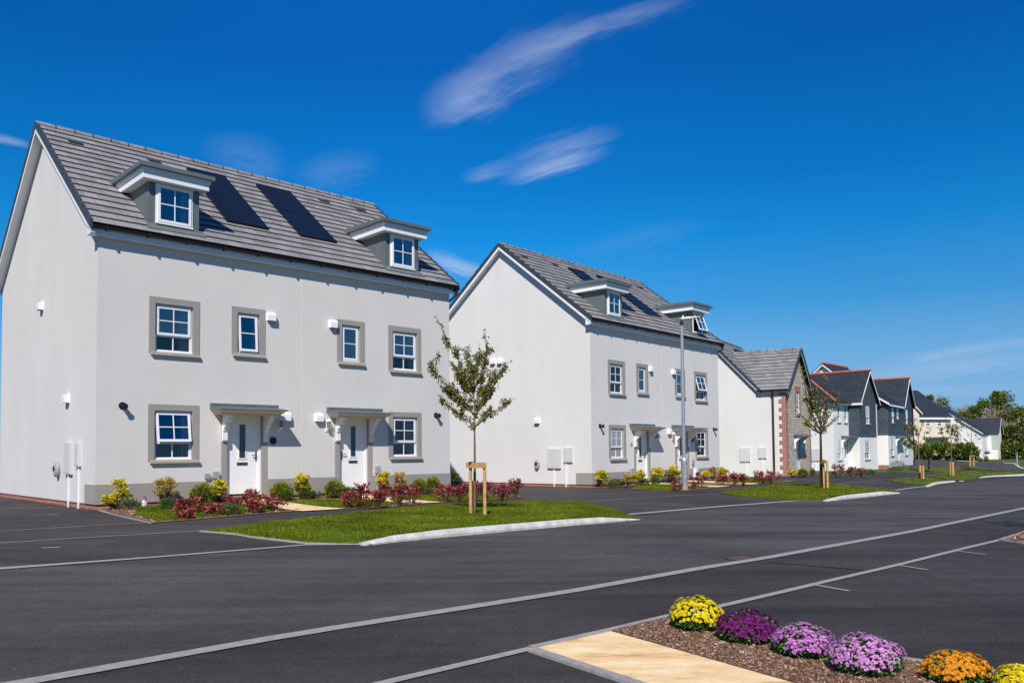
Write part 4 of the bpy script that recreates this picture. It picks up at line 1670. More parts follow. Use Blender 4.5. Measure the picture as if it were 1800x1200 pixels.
def shrub(kind, px, base, topy, w, label, cat='shrub', seed=None, group='shrubs planted along the house fronts', lobes=None, e=.012):
    k = KIND[kind]
    x, y = G(px, base, e)
    Rw = w * y / F_PX / 2
    # a plant stands in front of a wall, never in it
    for h_, t_need in ((H1, -Rw - .06), (H2, -Rw - .06), ((14.86, 44.06, R(32.03), 0), -Rw - .3), ((28.02, 60.46, R(35.84), 0), -Rw - .3)):
        rx = ray(px, base)[0]
        for _ in range(200):
            dx, dy = x - h_[0], y - h_[1]
            s_ = dx * math.sin(h_[2]) + dy * math.cos(h_[2])
            t_ = -dx * math.cos(h_[2]) + dy * math.sin(h_[2])
            if -.6 < s_ < 10.5 and t_need < t_ < 5:
                y -= .03
                x = rx * y
            else:
                break
    z = terr(x, y) + e
    H = max(.10, ray(px, topy)[1] * y + EYE - z)
    Rw = w * y / F_PX / 2
    rng = np.random.default_rng(seed if seed is not None else int(px * 7 + base * 13))
    t = thing('shrub' if cat == 'shrub' else cat.replace(' ', '_'), (x, y, z), 0, label, cat, group)
    Vs, mi = [], []
    st = MB()
    far = y > 26
    fs = 1.25 if far else 1.
    if k['clumps']:
        nc = k['clumps'] if not far else int(k['clumps'] * .8)
        big = max(1., (H * Rw) / .12) ** .5
        nc = int(nc * min(1.8, big))
        for i in range(nc):
            a = rng.uniform(0, 2 * math.pi)
            hh = rng.uniform(.25, 1.) ** .8
            lim = Rw * (1.0 if hh < .75 else .72) if kind != 'pieris' else Rw * (1.3 - .8 * hh)
            rr = lim * rng.uniform(.2, 1) ** .6
            if kind in ('red', 'redgreen'):
                rr = lim * rng.uniform(.1, 1.05) ** .5
            c = np.array([math.cos(a) * rr, math.sin(a) * rr * .9, H * hh * .93])
            if lobes:
                c[2] *= lobes(c[0] / Rw)
            cr = (.075 if kind not in ('red', 'redgreen') else .05) * (1 + .3 * rng.random()) * (min(1.2, max(.7, Rw / .25)))
            n = k['n']
            d = rng.normal(size=(n, 3))
            d /= np.linalg.norm(d, axis=1, keepdims=True)
            d[:, 2] = np.abs(d[:, 2]) * 1.0 + k['up'] * .3
            d /= np.linalg.norm(d, axis=1, keepdims=True)
            P = c + d * cr * rng.uniform(.1, 1., n)[:, None]
            if kind in ('red', 'redgreen'):
                P = c + d * cr * .25 + np.array([0, 0, 1.]) * rng.uniform(-.10, .02, n)[:, None]
            V, Fq = leaf_quads(P, d, k['size'] * fs, k['aspect'], .25, rng, .15)
            V[:, 2] = np.maximum(V[:, 2], .0)
            Vs.append(V)
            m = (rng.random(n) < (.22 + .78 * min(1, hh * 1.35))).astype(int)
            mi.append(m)
            b = (c[0] * .25, c[1] * .25, -.02)
            mid = (c[0] * .75, c[1] * .75, c[2] * .5)
            st.tube([b, mid, tuple(c)], [.009, .006, .003], 5, 0, False)
    else:
        n = int(k['n'] * max(.5, min(1.9, H * Rw / .05)))
        if far:
            n = int(n * .6)
        d = rng.normal(size=(n, 3))
        d /= np.linalg.norm(d, axis=1, keepdims=True)
        rad = rng.uniform(.55, 1.02, n)
        bump = 1 + .13 * np.sin(d[:, 0] * 5 + 1) * np.sin(d[:, 1] * 6 + 2) + .08 * np.sin(d[:, 2] * 9)
        P = d * (rad * bump)[:, None] * np.array([Rw, Rw * .9, H * .52]) + np.array([0, 0, H * .47])
        D = d.copy()
        D[:, 2] += k['up']
        D += rng.normal(0, .35, D.shape)
        D /= np.linalg.norm(D, axis=1, keepdims=True)
        V, Fq = leaf_quads(P, D, k['size'] * fs, k['aspect'], .25, rng, .05)
        V[:, 2] = np.maximum(V[:, 2], 0)
        Vs.append(V)
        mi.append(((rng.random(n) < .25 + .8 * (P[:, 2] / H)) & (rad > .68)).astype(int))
        for i in range(6):
            a = rng.uniform(0, 6.28)
            st.tube([(0, 0, -.02), (math.cos(a) * Rw * .4, math.sin(a) * Rw * .4, H * .5)], [.008, .004], 5, 0, False)
    V = np.concatenate(Vs)
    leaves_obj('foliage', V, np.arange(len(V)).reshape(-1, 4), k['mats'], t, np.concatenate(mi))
    st.build('stem', M_STEM, t)
    return t


lob = lambda u: .78 + .30 * math.sin(u * 3.2 + .4)
SH = [
    # first house, left to right
    ('yellow', 206, 889, 846, 44, 'two-lobed yellow shrub at the left corner of the nearest house', lob),
    ('sage', 229, 894, 876, 28, 'low grey-green plant at the foot of the two-lobed yellow shrub', None),
    ('pieris', 291, 884, 839, 42, 'tall orange and cream shrub under the nearest ground floor window', None),
    ('green', 294, 895, 877, 26, 'small bright green plant in front of the tall orange and cream shrub', None),
    ('red', 317, 905, 879, 18, 'small single red shrub left of the others, at the edge of the first lawn', None),
    ('red', 344, 904, 871, 36, 'red shrub in front of the first lime green ball bush', None),
    ('red', 326, 911, 899, 22, 'lowest red shrub, touching the pavement by the first lawn', None),
    ('round', 357, 884, 851, 42, 'large lime green ball bush beside the nearest ground floor window', None),
    ('yellow', 386, 879, 845, 22, 'slim yellow shrub in front of the white box left of the first door', None),
    ('red', 375, 905, 885, 32, 'spreading red shrub before the slim yellow shrub', None),
    ('red', 414, 901, 873, 40, 'broad red shrub in front of the left side of the first door', None),
    ('green', 406, 904, 888, 34, 'low green plant among the red shrubs before the first door', None),
    ('red', 443, 884, 861, 28, 'tall red shrub standing against the first white door', None),
    ('red', 446, 901, 878, 30, 'red shrub on the pavement side of the first path start', None),
    ('green', 455, 898, 886, 26, 'low green plant right of the broad red shrub by the first door', None),
    ('red', 480, 897, 871, 44, 'wide red shrub beside the tan path of the first door', None),
    ('round', 495, 876, 848, 36, 'lime green ball bush just right of the first door', None),
    ('green', 502, 880, 861, 28, 'low green plant in front of the ball bush right of the first door', None),
    ('yellow', 531, 865, 832, 25, 'yellow shrub against the wall midway between the two nearest doors', None),
    ('yellow', 536, 868, 855, 18, 'short yellow-green plant under the yellow shrub between the doors', None),
    ('green', 537, 877, 861, 24, 'round heather-like green plant midway between the two nearest doors', None),
    ('sage', 560, 875, 864, 22, 'low sage plant right of the heather-like green plant', None),
    ('round', 589, 872, 844, 34, 'lime green ball bush left of the second door', None),
    ('green', 611, 872, 856, 26, 'low green plant before the second door', None),
    ('red', 612, 892, 862, 30, 'red shrub at the left edge of the second tan path', None),
    ('red', 636, 891, 847, 30, 'tallest red shrub in front of the second door', None),
    ('olive', 640, 893, 877, 34, 'bronze low foliage at the foot of the tallest red shrub', None),
    ('red', 664, 892, 861, 34, 'broad red shrub right of the second door', None),
    ('red', 673, 875, 849, 16, 'narrow red shrub under the grey meter post by the second door', None),
    ('yellow', 674, 864, 830, 20, 'thin yellow plant beside the meter post right of the second door', None),
    ('pieris', 702, 866, 831, 27, 'orange and yellow shrub below the right window of the nearest house', None),
    ('red', 697, 886, 850, 30, 'red shrub in front of the orange and yellow shrub', None),
    ('red', 723, 885, 853, 32, 'red shrub overhanging the pavement before the right window', None),
    ('olive', 708, 888, 873, 34, 'low bronze plant below the red shrubs before the right window', None),
    ('round', 737, 866, 842, 27, 'left one of two touching olive green bushes near the right corner', None),
    ('round', 761, 867, 839, 27, 'right one of two touching olive green bushes near the right corner', None),
    ('sage', 757, 869, 857, 24, 'low sage plant in front of the two touching olive green bushes', None),
    ('yellow', 797, 862, 831, 25, 'yellow shrub at the right corner of the nearest house', None),
    ('red', 782, 881, 851, 30, 'red shrub under the yellow shrub at the right corner', None),
    ('red', 806, 882, 850, 34, 'red shrub directly left of the tree stakes', None),
    ('red', 832, 880, 846, 30, 'red shrub seen between the two tree stakes', None),
    ('red', 855, 880, 846, 32, 'red shrub directly right of the tree stakes', None),
    ('red', 882, 879, 850, 32, 'second red shrub right of the tree stakes', None),
    ('red', 906, 876, 841, 28, 'red shrub at the far right end of the first garden, beside the drive', None),
    # second house
    ('yellow', 1058, 855, 829, 22, 'yellow shrub at the left corner of the second house', None),
    ('green', 1083, 856, 842, 30, 'low green plant right of the corner yellow shrub of the second house', None),
    ('pieris', 1105, 857, 832, 20, 'cream and orange shrub under the left window of the second house', None),
    ('yellow', 1123, 854, 827, 22, 'yellow shrub just left of the left door of the second house', None),
    ('green', 1134, 854, 841, 14, 'narrow green plant at the left door of the second house', None),
    ('green', 1152, 851, 839, 19, 'green ball plant right of the left door of the second house', None),
    ('yellow', 1155, 844, 823, 20, 'yellow shrub behind the green ball plant of the second house', None),
    ('olive', 1171, 847, 830, 18, 'bronze shrub between the doors of the second house', None),
    ('yellow', 1187, 845, 820, 22, 'yellow shrub immediately left of the lamp post', None),
    ('redgreen', 1188, 862, 842, 22, 'dull red shrub at the foot of the lamp post, left side', None),
    ('redgreen', 1213, 859, 834, 20, 'reddish cream shrub touching the right side of the lamp post', None),
    ('redgreen', 1230, 857, 829, 22, 'tall reddish shrub one step right of the lamp post', None),
    ('yellow', 1241, 844, 830, 15, 'low yellow shrub below the right window of the second house', None),
    ('pieris', 1253, 844, 821, 14, 'slim orange-yellow shrub below the right window of the second house', None),
    ('yellow', 1271, 845, 821, 15, 'yellow-tipped shrub at the right corner of the second house', None),
    ('red', 1269, 852, 833, 20, 'red shrub in front of the yellow-tipped corner shrub', None),
    ('red', 1288, 854, 830, 22, 'bright red shrub below the larger meter box of the stone-fronted house', None),
    ('red', 1305, 853, 832, 20, 'bright red shrub right below the gap between the two meter boxes', None),
    ('redgreen', 1332, 848, 826, 18, 'pinkish red shrub left of the dark downpipe', None),
    ('red', 1343, 850, 829, 18, 'red shrub right beside the pinkish one, left of the downpipe', None),
    ('red', 1358, 849, 828, 24, 'large red shrub in front of the brick quoins', None),
    # stone-fronted house and beyond
    ('yellow', 1394, 838, 826, 16, 'yellow-green shrub left of the stone-fronted porch', None),
    ('round', 1411, 838, 824, 18, 'yellow-green bush below the porch of the stone-fronted house', None),
    ('green', 1428, 836, 823, 9, 'small green plant at the right corner of the stone front', None),
    ('red', 1472, 839, 816, 28, 'big dark red bush right of the second staked tree', None),
    ('red', 1497, 838, 821, 20, 'left half of the red bush pair before the slate-hung house', None),
    ('red', 1513, 838, 823, 20, 'right half of the red bush pair before the slate-hung house', None),
    ('green', 1528, 834, 825, 20, 'low green plant by the brick plinth of the farther slate-hung house', None),
    ('green', 1579, 828, 809, 27, 'spiky green bush before the farther slate-hung house', None),
    ('olive', 1572, 831, 822, 24, 'brownish low bush below the spiky green bush', None),
]
for kd, px, ba, tp, w, lb, lo in SH:
    shrub(kd, px, ba, tp, w, lb, lobes=lo)


def sapling(px, base, label, trunk_r, height, branches, seed, leaf=.055, leafn=20, mats=None, lean=0., bark=None, twig=1.0, group='young street trees tied to stakes', xy=None, shape=0):
    """branches: (height on the trunk, tip dx, tip height, leafiness)"""
    x, y = xy or G(px, base, .02)
    z = verge_z(x, y) if xy is None else terr(x, y)
    t = thing('young_tree', (x, y, z), 0, label, 'tree', group)
    rng = np.random.default_rng(seed)
    tk = MB()
    pts = [(lean * q * .3 + .015 * math.sin(q * 3), .01 * math.cos(q * 4), q * height) for q in np.linspace(0, 1, 9)]
    tk.tube([(pts[0][0], pts[0][1], -.05)] + pts[1:], [trunk_r * (1 - .85 * q) for q in np.linspace(0, 1, 9)], 9)

    def at(h):
        q = h / height
        return np.array([lean * q * .3 + .015 * math.sin(q * 3), .01 * math.cos(q * 4), h])
    P, D = [], []

    def twigpath(a, b, r, depth):
        a, b = np.array(a), np.array(b)
        L = np.linalg.norm(b - a)
        side = rng.normal(0, .05, 3) * L
        mid = a + (b - a) * .5 + side + np.array([0, 0, -.06 * L])
        ctl = [a, a + (b - a) * .22 + side * .6 + np.array([0, 0, -.05 * L]), mid, a + (b - a) * .8 + side * .4 + np.array([0, 0, -.02 * L]), b]
        tk.tube([tuple(c) for c in ctl], [r, r * .8, r * .6, r * .42, r * .22], 5 if depth else 6, 0, False)
        return ctl

    def add_leaves(ctl, n, s0=.3):
        for _ in range(n):
            u = rng.uniform(s0, 1.) * (len(ctl) - 1)
            i = min(int(u), len(ctl) - 2)
            p = ctl[i] + (ctl[i + 1] - ctl[i]) * (u - i)
            c = rng.normal(0, .022, 3)
            for _ in range(3):
                d = rng.normal(size=3)
                d[2] -= .2
                d /= np.linalg.norm(d)
                P.append(p + c + d * .008)
                D.append(d)
    for (h0, dx, h1, lf) in branches:
        if shape:
            dx, h1 = dx * shape, h0 + (h1 - h0) * .95
        a = at(h0)
        dy = rng.uniform(-.3, .3) * abs(dx) + rng.uniform(-.12, .12)
        ctl = twigpath(a, (dx, dy, h1), trunk_r * .42, 0)
        add_leaves(ctl, int(leafn * lf * .95))
        L = np.linalg.norm(np.array(ctl[-1]) - ctl[0])
        for _ in range(int(3.4 * lf * twig)):
            u = rng.uniform(.25, .95) * 4
            i = min(int(u), 3)
            p = ctl[i] + (ctl[i + 1] - ctl[i]) * (u - i)
            dirn = (ctl[-1] - ctl[0]) / L
            q = p + dirn * rng.uniform(.03, .14) * L + rng.normal(0, .10, 3) * L + np.array([0, 0, .10 * L])
            c2 = twigpath(p, q, trunk_r * .16, 1)
            add_leaves(c2, int(leafn * lf * .45), .1)
    P, D = np.array(P), np.array(D)
    V, Fq = leaf_quads(P, D, leaf, .5, .2, rng, .2)
    tk.build('trunk', bark or M_BARK, t, smooth=True)
    np_mesh('crown', V, Fq, mats or L_TREE, t)
    return t


sapling(834, 903, 'young tree with sparse green and bronze leaves on the first verge, staked between two posts', .034, 2.9, [
    (1.75, .80, 2.30, 1.0), (1.72, .36, 2.10, .8), (1.78, -.66, 2.30, 1.3), (1.95, -.92, 2.92, 1.6), (2.0, -.70, 2.60, 1.6), (1.95, -.45, 2.55, 1.2),
    (1.95, .42, 2.75, 1.3), (2.1, .76, 3.06, 1.3), (2.2, .50, 2.9, 1.1), (2.3, -.60, 3.50, 1.3), (2.35, -.38, 3.40, 1.0), (2.3, -.50, 3.1, 1.2), (2.4, -.2, 3.36, 1.1), (2.5, -.12, 3.1, 1.0),
    (2.45, .30, 3.46, 1.2), (2.5, .26, 3.74, .6), (2.6, .15, 3.3, 1.2), (2.2, -.3, 2.8, 1.2), (2.2, .2, 2.75, 1.1), (1.85, .15, 2.3, .7), (1.6, -.1, 1.95, .4)], 5, leafn=40, leaf=.058, shape=.95)
sapling(1444, 858, 'young tree with a bare dark trunk and thin leaves on the second verge', .062, 3.7, [
    (1.85, .62, 2.45, .8), (1.85, .40, 2.85, .8), (1.9, -.62, 2.3, .8), (1.9, -.95, 2.7, .9), (2.0, -.55, 3.2, 1.1), (2.1, .75, 3.05, .8), (2.2, -.45, 3.6, 1.2), (2.4, .45, 3.5, .8),
    (2.4, -.30, 3.3, 1.3), (2.6, -.55, 3.95, 1.0), (2.6, .25, 3.9, .6), (2.0, -.3, 2.7, 1.1), (2.2, .3, 2.9, .9), (2.5, -.15, 3.5, 1.0)], 9, leaf=.08, leafn=24, twig=.8, bark=M_BARKD)
sapling(1616, 841, 'thin young tree standing behind two low pale posts', .03, 2.9, [
    (1.4, .55, 1.9, 1.0), (1.3, -.7, 1.7, 1.8), (1.4, -.55, 1.95, 1.6), (1.5, -.75, 2.4, 1.3), (1.6, .6, 2.3, .7), (1.8, -.4, 2.7, 1.2), (1.9, .3, 2.8, .6), (2.0, -.1, 3.0, .5)], 12, leaf=.12, leafn=11, twig=.8, group='distant young trees beyond the second verge')
sapling(1673, 836, 'young tree rising behind the single broad pale stake', .032, 3.0, [
    (1.4, .5, 2.0, .8), (1.4, -.5, 1.9, .8), (1.5, .6, 2.7, 1.1), (1.6, -.6, 2.5, .9), (1.8, .35, 3.0, 1.3), (1.9, -.3, 3.1, 1.2), (2.0, .1, 2.6, 1.1)], 15, leaf=.12, leafn=12, twig=.8, group='distant young trees beyond the second verge')
sapling(1709, 820, 'small leafless-looking young tree inside a low square timber frame', .035, 3.1, [
    (1.5, .8, 2.2, .5), (1.5, -.9, 2.6, .6), (1.7, .5, 3.0, .6), (1.8, -.5, 3.1, .5), (1.9, .1, 3.3, .5), (1.6, -.6, 2.1, .5)], 18, leaf=.12, leafn=7, twig=.8, group='distant young trees beyond the second verge')
sapling(0, 0, 'young tree on the mulch island just beyond the right edge', .035, 2.6, [
    (1.3, .7, 1.9, 1.0), (1.3, -.40, 1.9, 1.0), (1.5, -.38, 2.4, 1.2), (1.6, .6, 2.5, 1.2), (1.8, .2, 2.9, 1.0), (1.9, -.3, 2.9, 1.0)], 21, leafn=18, xy=(9.05, 12.75))


def stakes(p1, p2, h, r, bar, label, group='timber tree stakes on the verges'):
    x1, y1 = G(*p1, .02)
    z1 = verge_z(x1, y1)
    t = thing('tree_stake', (x1, y1, z1), 0, label, 'tree stake', group)
    m = MB()
    m.tube([(0, 0, -.1), (0, 0, h)], r, 12)
    m.build('post', M_WOOD, t)
    if p2:
        x2, y2 = G(*p2, .02)
        dx, dy = x2 - x1, y2 - y1
        m = MB()
        m.tube([(dx, dy, -.1), (dx, dy, h)], r, 12)
        m.build('post', M_WOOD, t)
        if bar:
            d = Vector((dx, dy, 0)).normalized()
            n = Vector((-d.y, d.x, 0)) * (-r - .012)
            m = MB()
            a = Vector((0, 0, 0)) - d * (r + .03) + n
            b = Vector((dx, dy, 0)) + d * (r + .01) + n
            k = n.normalized() * .016
            q = [a + k, b + k, b - k, a - k]
            m.hexa([(p.x, p.y, h - .10) for p in q] + [(p.x, p.y, h + .008) for p in q])
            m.build('crossbar', M_WOOD, t)
            m = MB()
            mid = (a + b) / 2 - d * .12
            m.box(mid.x - .05, mid.x + .05, mid.y - .03, mid.y + .03, h - .015, h + .02)
            m.build('rubber_tie', M_BLACK, t)
    return t


stakes((827.5, 904), (852.5, 906), 1.02, .034, True, 'two pale timber posts joined by a crossbar round the nearest young tree')
stakes((1448.5, 858.5), (1455, 859), .98, .036, True, 'two close timber posts with a crossbar beside the dark-trunked tree')
stakes((1618, 841), (1623, 841.5), .62, .045, False, 'pair of low pale posts in front of the thin distant tree')
stakes((1671.5, 835.5), (1675.5, 835.5), .70, .055, False, 'touching pair of thick pale stakes, seen as one broad post')
stakes((1705.5, 820), (1712, 819), .85, .05, True, 'square timber frame round the smallest distant tree')

# ------------------------------------------------------------------ garden gnome
x, y = G(254, 890, .01)
g = thing('garden_gnome', (x, y, terr(x, y) + .012), 0, 'small garden gnome with a purple pointed hat and white beard by the plinth', 'garden gnome')
m = MB()
m.tube([(0, 0, 0), (0, 0, .03), (0, 0, .08), (0, 0, .13)], [.05, .062, .058, .035], 12)
m.build('body', plain('gnome_coat', (.45, .55, .62), .6), g)
m = MB()
m.tube([(0, -.02, .055), (0, -.035, .09), (0, -.035, .125), (0, -.02, .14)], [.012, .035, .033, .02], 10)
m.build('beard', M_PVC, g)
m = MB()
m.tube([(0, -.004, .125), (0, -.006, .15), (0, -.004, .165)], [.03, .034, .03], 10)
m.tube([(0, -.034, .152), (0, -.05, .150)], [.010, .008], 6)
m.build('head', plain('gnome_face', (.6, .36, .27), .6), g)
m = MB()
m.tube([(0, 0, .158), (0, 0, .19), (.01, 0, .225), (.028, 0, .245)], [.042, .032, .017, .003], 10)
m.build('hat', plain('gnome_hat', (.16, .04, .2), .6), g)

# ------------------------------------------------------------------ lamp post
x, y = G(1203.5, 861, .0)
z = terr(x, y)
t = thing('street_lamp', (x, y, z), 0, 'tall galvanised street lamp in front of the second house', 'street lamp')
m = MB()
m.tube([(0, 0, 0), (0, 0, 1.02), (0, 0, 1.12)], [.115, .115, .066], 20)
m.tube([(0, 0, 1.1), (0, 0, 3.2), (0, 0, 5.72)], [.066, .060, .052], 16)
m.box(-.05, .05, -.122, -.10, .35, .85)
m.build('column', M_STEEL, t, smooth=False)
m = MB()
m.tube([(0, 0, -.02), (0, 0, .22)], .1165, 20)
m.build('base_band', M_LINE, t)
m = MB()
m.tube([(0, 0, 5.70), (0, 0, 5.84)], .058, 14)
m.build('bracket', M_BLACK, t)
m = MB()
sec = [(-.10, .05, .03), (-.02, .09, .075), (.12, .10, .07), (.28, .09, .055), (.42, .085, .045), (.58, .07, .03), (.64, .04, .02)]
rings = []
for sx, wy, hz in sec:
    zc = 5.90 + .10 * (sx + .1)
    rings.append([(sx, -.25 * sx + wy * math.cos(a), zc + hz * (math.sin(a) if math.sin(a) > 0 else .6 * math.sin(a))) for a in [2 * math.pi * i / 12 for i in range(12)]])
for i in range(len(rings) - 1):
    for k in range(12):
        m.face([rings[i][k], rings[i][(k + 1) % 12], rings[i + 1][(k + 1) % 12], rings[i + 1][k]])
m.face(rings[0][::-1])
m.face(rings[-1])
m.build('lamp_head', M_STEEL, t, smooth=True)
m = MB()
m.tube([(.05, -.01, 5.97), (.05, -.01, 6.04)], [.035, .03], 12)
m.build('photocell', M_PVC, t)

# drain cover
xs = [G(1272, 982), G(1300, 986.5), G(1330, 981), G(1302, 977.5)]
o = drape('drain_cover', xs, .009, M_DRAIN, kind=None)
tag(o, 'rusty iron drain cover set into the road by the edging strip', 'drain cover')

# ------------------------------------------------------------------ chrysanthemums


def mum(px, base, topy, w, mat, label, seed, nf, bare=.0, fsize=.017):
    x, y = G(px, base)
    Rw = w * y / F_PX / 2
    y += Rw * .55
    x += Rw * .55 * ray(px, base)[0]
    z = terr(x, y) + .02
    H = ray(px, topy)[1] * y + EYE - z
    t = thing('chrysanthemum', (x, y, z), 0, label, 'chrysanthemum', 'domed chrysanthemums along the near flower bed')
    rng = np.random.default_rng(seed)
    n = nf
    # even spread over the dome, thinner towards the hem
    i = np.arange(n) + .5
    phi = np.arccos(1 - 1.12 * i / n)
    th = math.pi * (1 + 5 ** .5) * i
    d = np.stack([np.cos(th) * np.sin(phi), np.sin(th) * np.sin(phi), np.cos(phi)], 1)
    th = th % (2 * math.pi)
    d += rng.normal(0, .06, d.shape)
    d /= np.linalg.norm(d, axis=1, keepdims=True)
    keep = rng.random(n) < np.clip(1.25 - bare - np.clip((.40 + .18 * np.sin(th * 2 + seed) - d[:, 2]) * 2.2, 0, 1.2), 0.0, 1)
    d = d[keep]
    n = len(d)
    lump = 1 + .045 * np.sin(d[:, 0] * 7 + seed) + .045 * np.sin(d[:, 1] * 8 + seed * 2)
    z0 = H * .30
    P = d * (lump * rng.uniform(.93, 1.03, n))[:, None] * np.array([Rw, Rw, H - z0]) + np.array([0, 0, z0])
    fs = fsize * rng.uniform(.6, 1.3, n)
    nrm = d + rng.normal(0, .22, d.shape)
    nrm[:, 2] += .25
    nrm /= np.linalg.norm(nrm, axis=1, keepdims=True)
    ref = np.where(np.abs(nrm[:, 2:3]) < .9, np.array([[0, 0, 1.]]), np.array([[1., 0, 0]]))
    a = np.cross(nrm, ref)
    a /= np.linalg.norm(a, axis=1, keepdims=True)
    b = np.cross(nrm, a)
    Vs, Fs = [], []
    K = 9
    base_i = 0
    for ring, (rr, lift, cup) in enumerate(((1.0, .0, .25), (.66, .18, .42), (.34, .34, .45))):
        for k in range(K):
            an = 2 * math.pi * (k + ring * .5) / K + rng.uniform(0, 6.28)
            dr = a * math.cos(an) + b * math.sin(an)
            sd = -a * math.sin(an) + b * math.cos(an)
            L = (fs * rr)[:, None]
            c = P + nrm * (fs * lift)[:, None]
            v0 = c
            v1 = c + dr * L * .65 + sd * L * .30 + nrm * L * cup * .5
            v2 = c + dr * L + nrm * L * cup
            v3 = c + dr * L * .65 - sd * L * .30 + nrm * L * cup * .5
            Vs.append(np.stack([v0, v1, v2, v3], 1).reshape(-1, 3))
    V = np.concatenate(Vs)
    np_mesh('flowers', V, np.arange(len(V)).reshape(-1, 4), mat, t)
    # leaves: inner mass and a skirt
    n = 3000
    dd = rng.normal(size=(n, 3))
    dd /= np.linalg.norm(dd, axis=1, keepdims=True)
    dd[:, 2] = np.where(rng.random(n) < .55, -np.abs(dd[:, 2]) * .55, np.abs(dd[:, 2]))
    rad = rng.uniform(.62, .93, n)
    Pl = dd * rad[:, None] * np.array([Rw, Rw, H - z0]) + np.array([0, 0, z0])
    Pl[:, 2] = np.maximum(Pl[:, 2], .004)
    Dl = dd + rng.normal(0, .4, dd.shape)
    Dl[:, 2] += .25
    Dl /= np.linalg.norm(Dl, axis=1, keepdims=True)
    V, Fq = leaf_quads(Pl, Dl, .026, .5, .25, rng, .2)
    V[:, 2] = np.maximum(V[:, 2], 0.002)
    np_mesh('foliage', V, Fq, L_MUMG, t)
    st = MB()
    for k in range(14):
        an = rng.uniform(0, 6.28)
        q = rng.uniform(.3, .8)
        st.tube([(0, 0, -.01), (math.cos(an) * Rw * q * .5, math.sin(an) * Rw * q * .5, H * .35), (math.cos(an) * Rw * q, math.sin(an) * Rw * q, H * .7)], [.005, .004, .002], 5, 0, False)
    st.build('stem', M_STEM, t)


mum(1226, 1113, 1050, 96, L_MUMY, 'bright yellow chrysanthemum farthest along the near bed', 31, 430)
mum(1313, 1135, 1073, 106, L_MUMP, 'deep purple chrysanthemum between the yellow and the lilac ones', 32, 900, .0, .012)
mum(1412, 1160, 1096, 107, L_MUML, 'lilac chrysanthemum touching the deep purple one', 33, 560, .05, .014)
mum(1522, 1192, 1116, 127, L_MUML2, 'paler and larger lilac chrysanthemum, between lilac and orange', 34, 620, .12, .015)
mum(1682, 1208, 1146, 112, L_MUMO, 'orange chrysanthemum near the bottom right corner', 35, 640, .05, .014)
mum(1800, 1232, 1170, 90, L_MUMY, 'yellow chrysanthemum cut off by the bottom right corner', 36, 400)
# ------------------------------------------------------------------ farther houses


def frame(x, y, a, z, label, name='house', cat='house', group=None):
    return thing(name, (x, y, z), math.pi / 2 - R(a), label, cat, group)


def block(mb, x0, x1, y0, y1, z0, z1, front=True, back=True, left=None, right=None, mat=0, holes=(), fmat=None):
    """walls of a box; left/right: apex (y, z) of a gable or None"""
    if front:
        wall_with_holes(mb, x0, x1, z0, z1, list(holes), y=y0, depth=.1, mat=fmat if fmat is not None else mat, rev=mat)
    if back:
        mb.face([(x1, y1, z0), (x0, y1, z0), (x0, y1, z1), (x1, y1, z1)], mat)
    mb.face([(x0, y1, z0), (x0, y0, z0), (x0, y0, z1)] + ([(x0, left[0], left[1])] if left else []) + [(x0, y1, z1)], mat)
    mb.face([(x1, y0, z0), (x1, y1, z0), (x1, y1, z1)] + ([(x1, right[0], right[1])] if right else []) + [(x1, y0, z1)], mat)


def front_gable(mb, x0, x1, y, z1, apex, mat):
    mb.face([(x0, y, z1), (x1, y, z1), (apex[0], y, apex[1])], mat)


def boards(parent, items, name='bargeboard', mat=None):
    """items: (x0, x1, A(y,z), B(y,z)) runs along y, or ('f', y0, y1, A(x,z), B(x,z)) for front gables"""
    for it in items:
        m = MB()
        if it[0] == 'f':
            _, y0, y1, A, B = it
            (xa, za), (xb, zb) = (A, B) if A[0] < B[0] else (B, A)
            m.hexa([(xa, y0, za - .2), (xb, y0, zb - .2), (xb, y1, zb - .2), (xa, y1, za - .2), (xa, y0, za - .05), (xb, y0, zb - .05), (xb, y1, zb - .05), (xa, y1, za - .05)])
        else:
            m.beam(it[0], it[1], it[2], it[3], -.2, -.05)
        m.build(name, mat or M_FASCIA, parent)


def caps_front(mb, y0, y1, A, B, mat=0, lo=-.10, hi=.07):
    (xa, za), (xb, zb) = (A, B) if A[0] < B[0] else (B, A)
    mb.hexa([(xa, y0, za + lo), (xb, y0, zb + lo), (xb, y1, zb + lo), (xa, y1, za + lo), (xa, y0, za + hi), (xb, y0, zb + hi), (xb, y1, zb + hi), (xa, y1, za + hi)], mat)


def simple_door(parent, x0, x1, y, h=2.05):
    m = MB()
    m.box(x0, x1, y + .05, y + .09, .02, h)
    d = m.build('front_door', M_PVC, parent)
    g = MB()
    xm = (x0 + x1) / 2
    g.box(xm - .08, xm + .08, y + .04, y + .049, .9, 1.8)
    g.build('glass_panel', M_DOORG, d)
    return d


def simple_canopy(parent, x0, x1, y, z=2.2, dpt=.6, mat=None):
    m = MB()
    m.hexa([(x0, y - dpt, z), (x1, y - dpt, z), (x1, y, z + .04), (x0, y, z + .04), (x0, y - dpt, z + .06), (x1, y - dpt, z + .06), (x1, y, z + .14), (x0, y, z + .14)])
    c = m.build('door_canopy', mat or M_LEAD, parent)
    for bx in (x0 + .2, x1 - .2):
        b = MB()
        b.box(bx - .05, bx + .05, y - .07, y, z - .7, z - .16)
        b.hexa([(bx - .05, y - .12, z - .3), (bx + .05, y - .12, z - .3), (bx + .05, y - .07, z - .4), (bx - .05, y - .07, z - .4),
                (bx - .05, y - dpt * .75, z), (bx + .05, y - dpt * .75, z), (bx + .05, y - .07, z), (bx - .05, y - .07, z)])
        b.build('bracket', M_FASCIA, c)
    return c


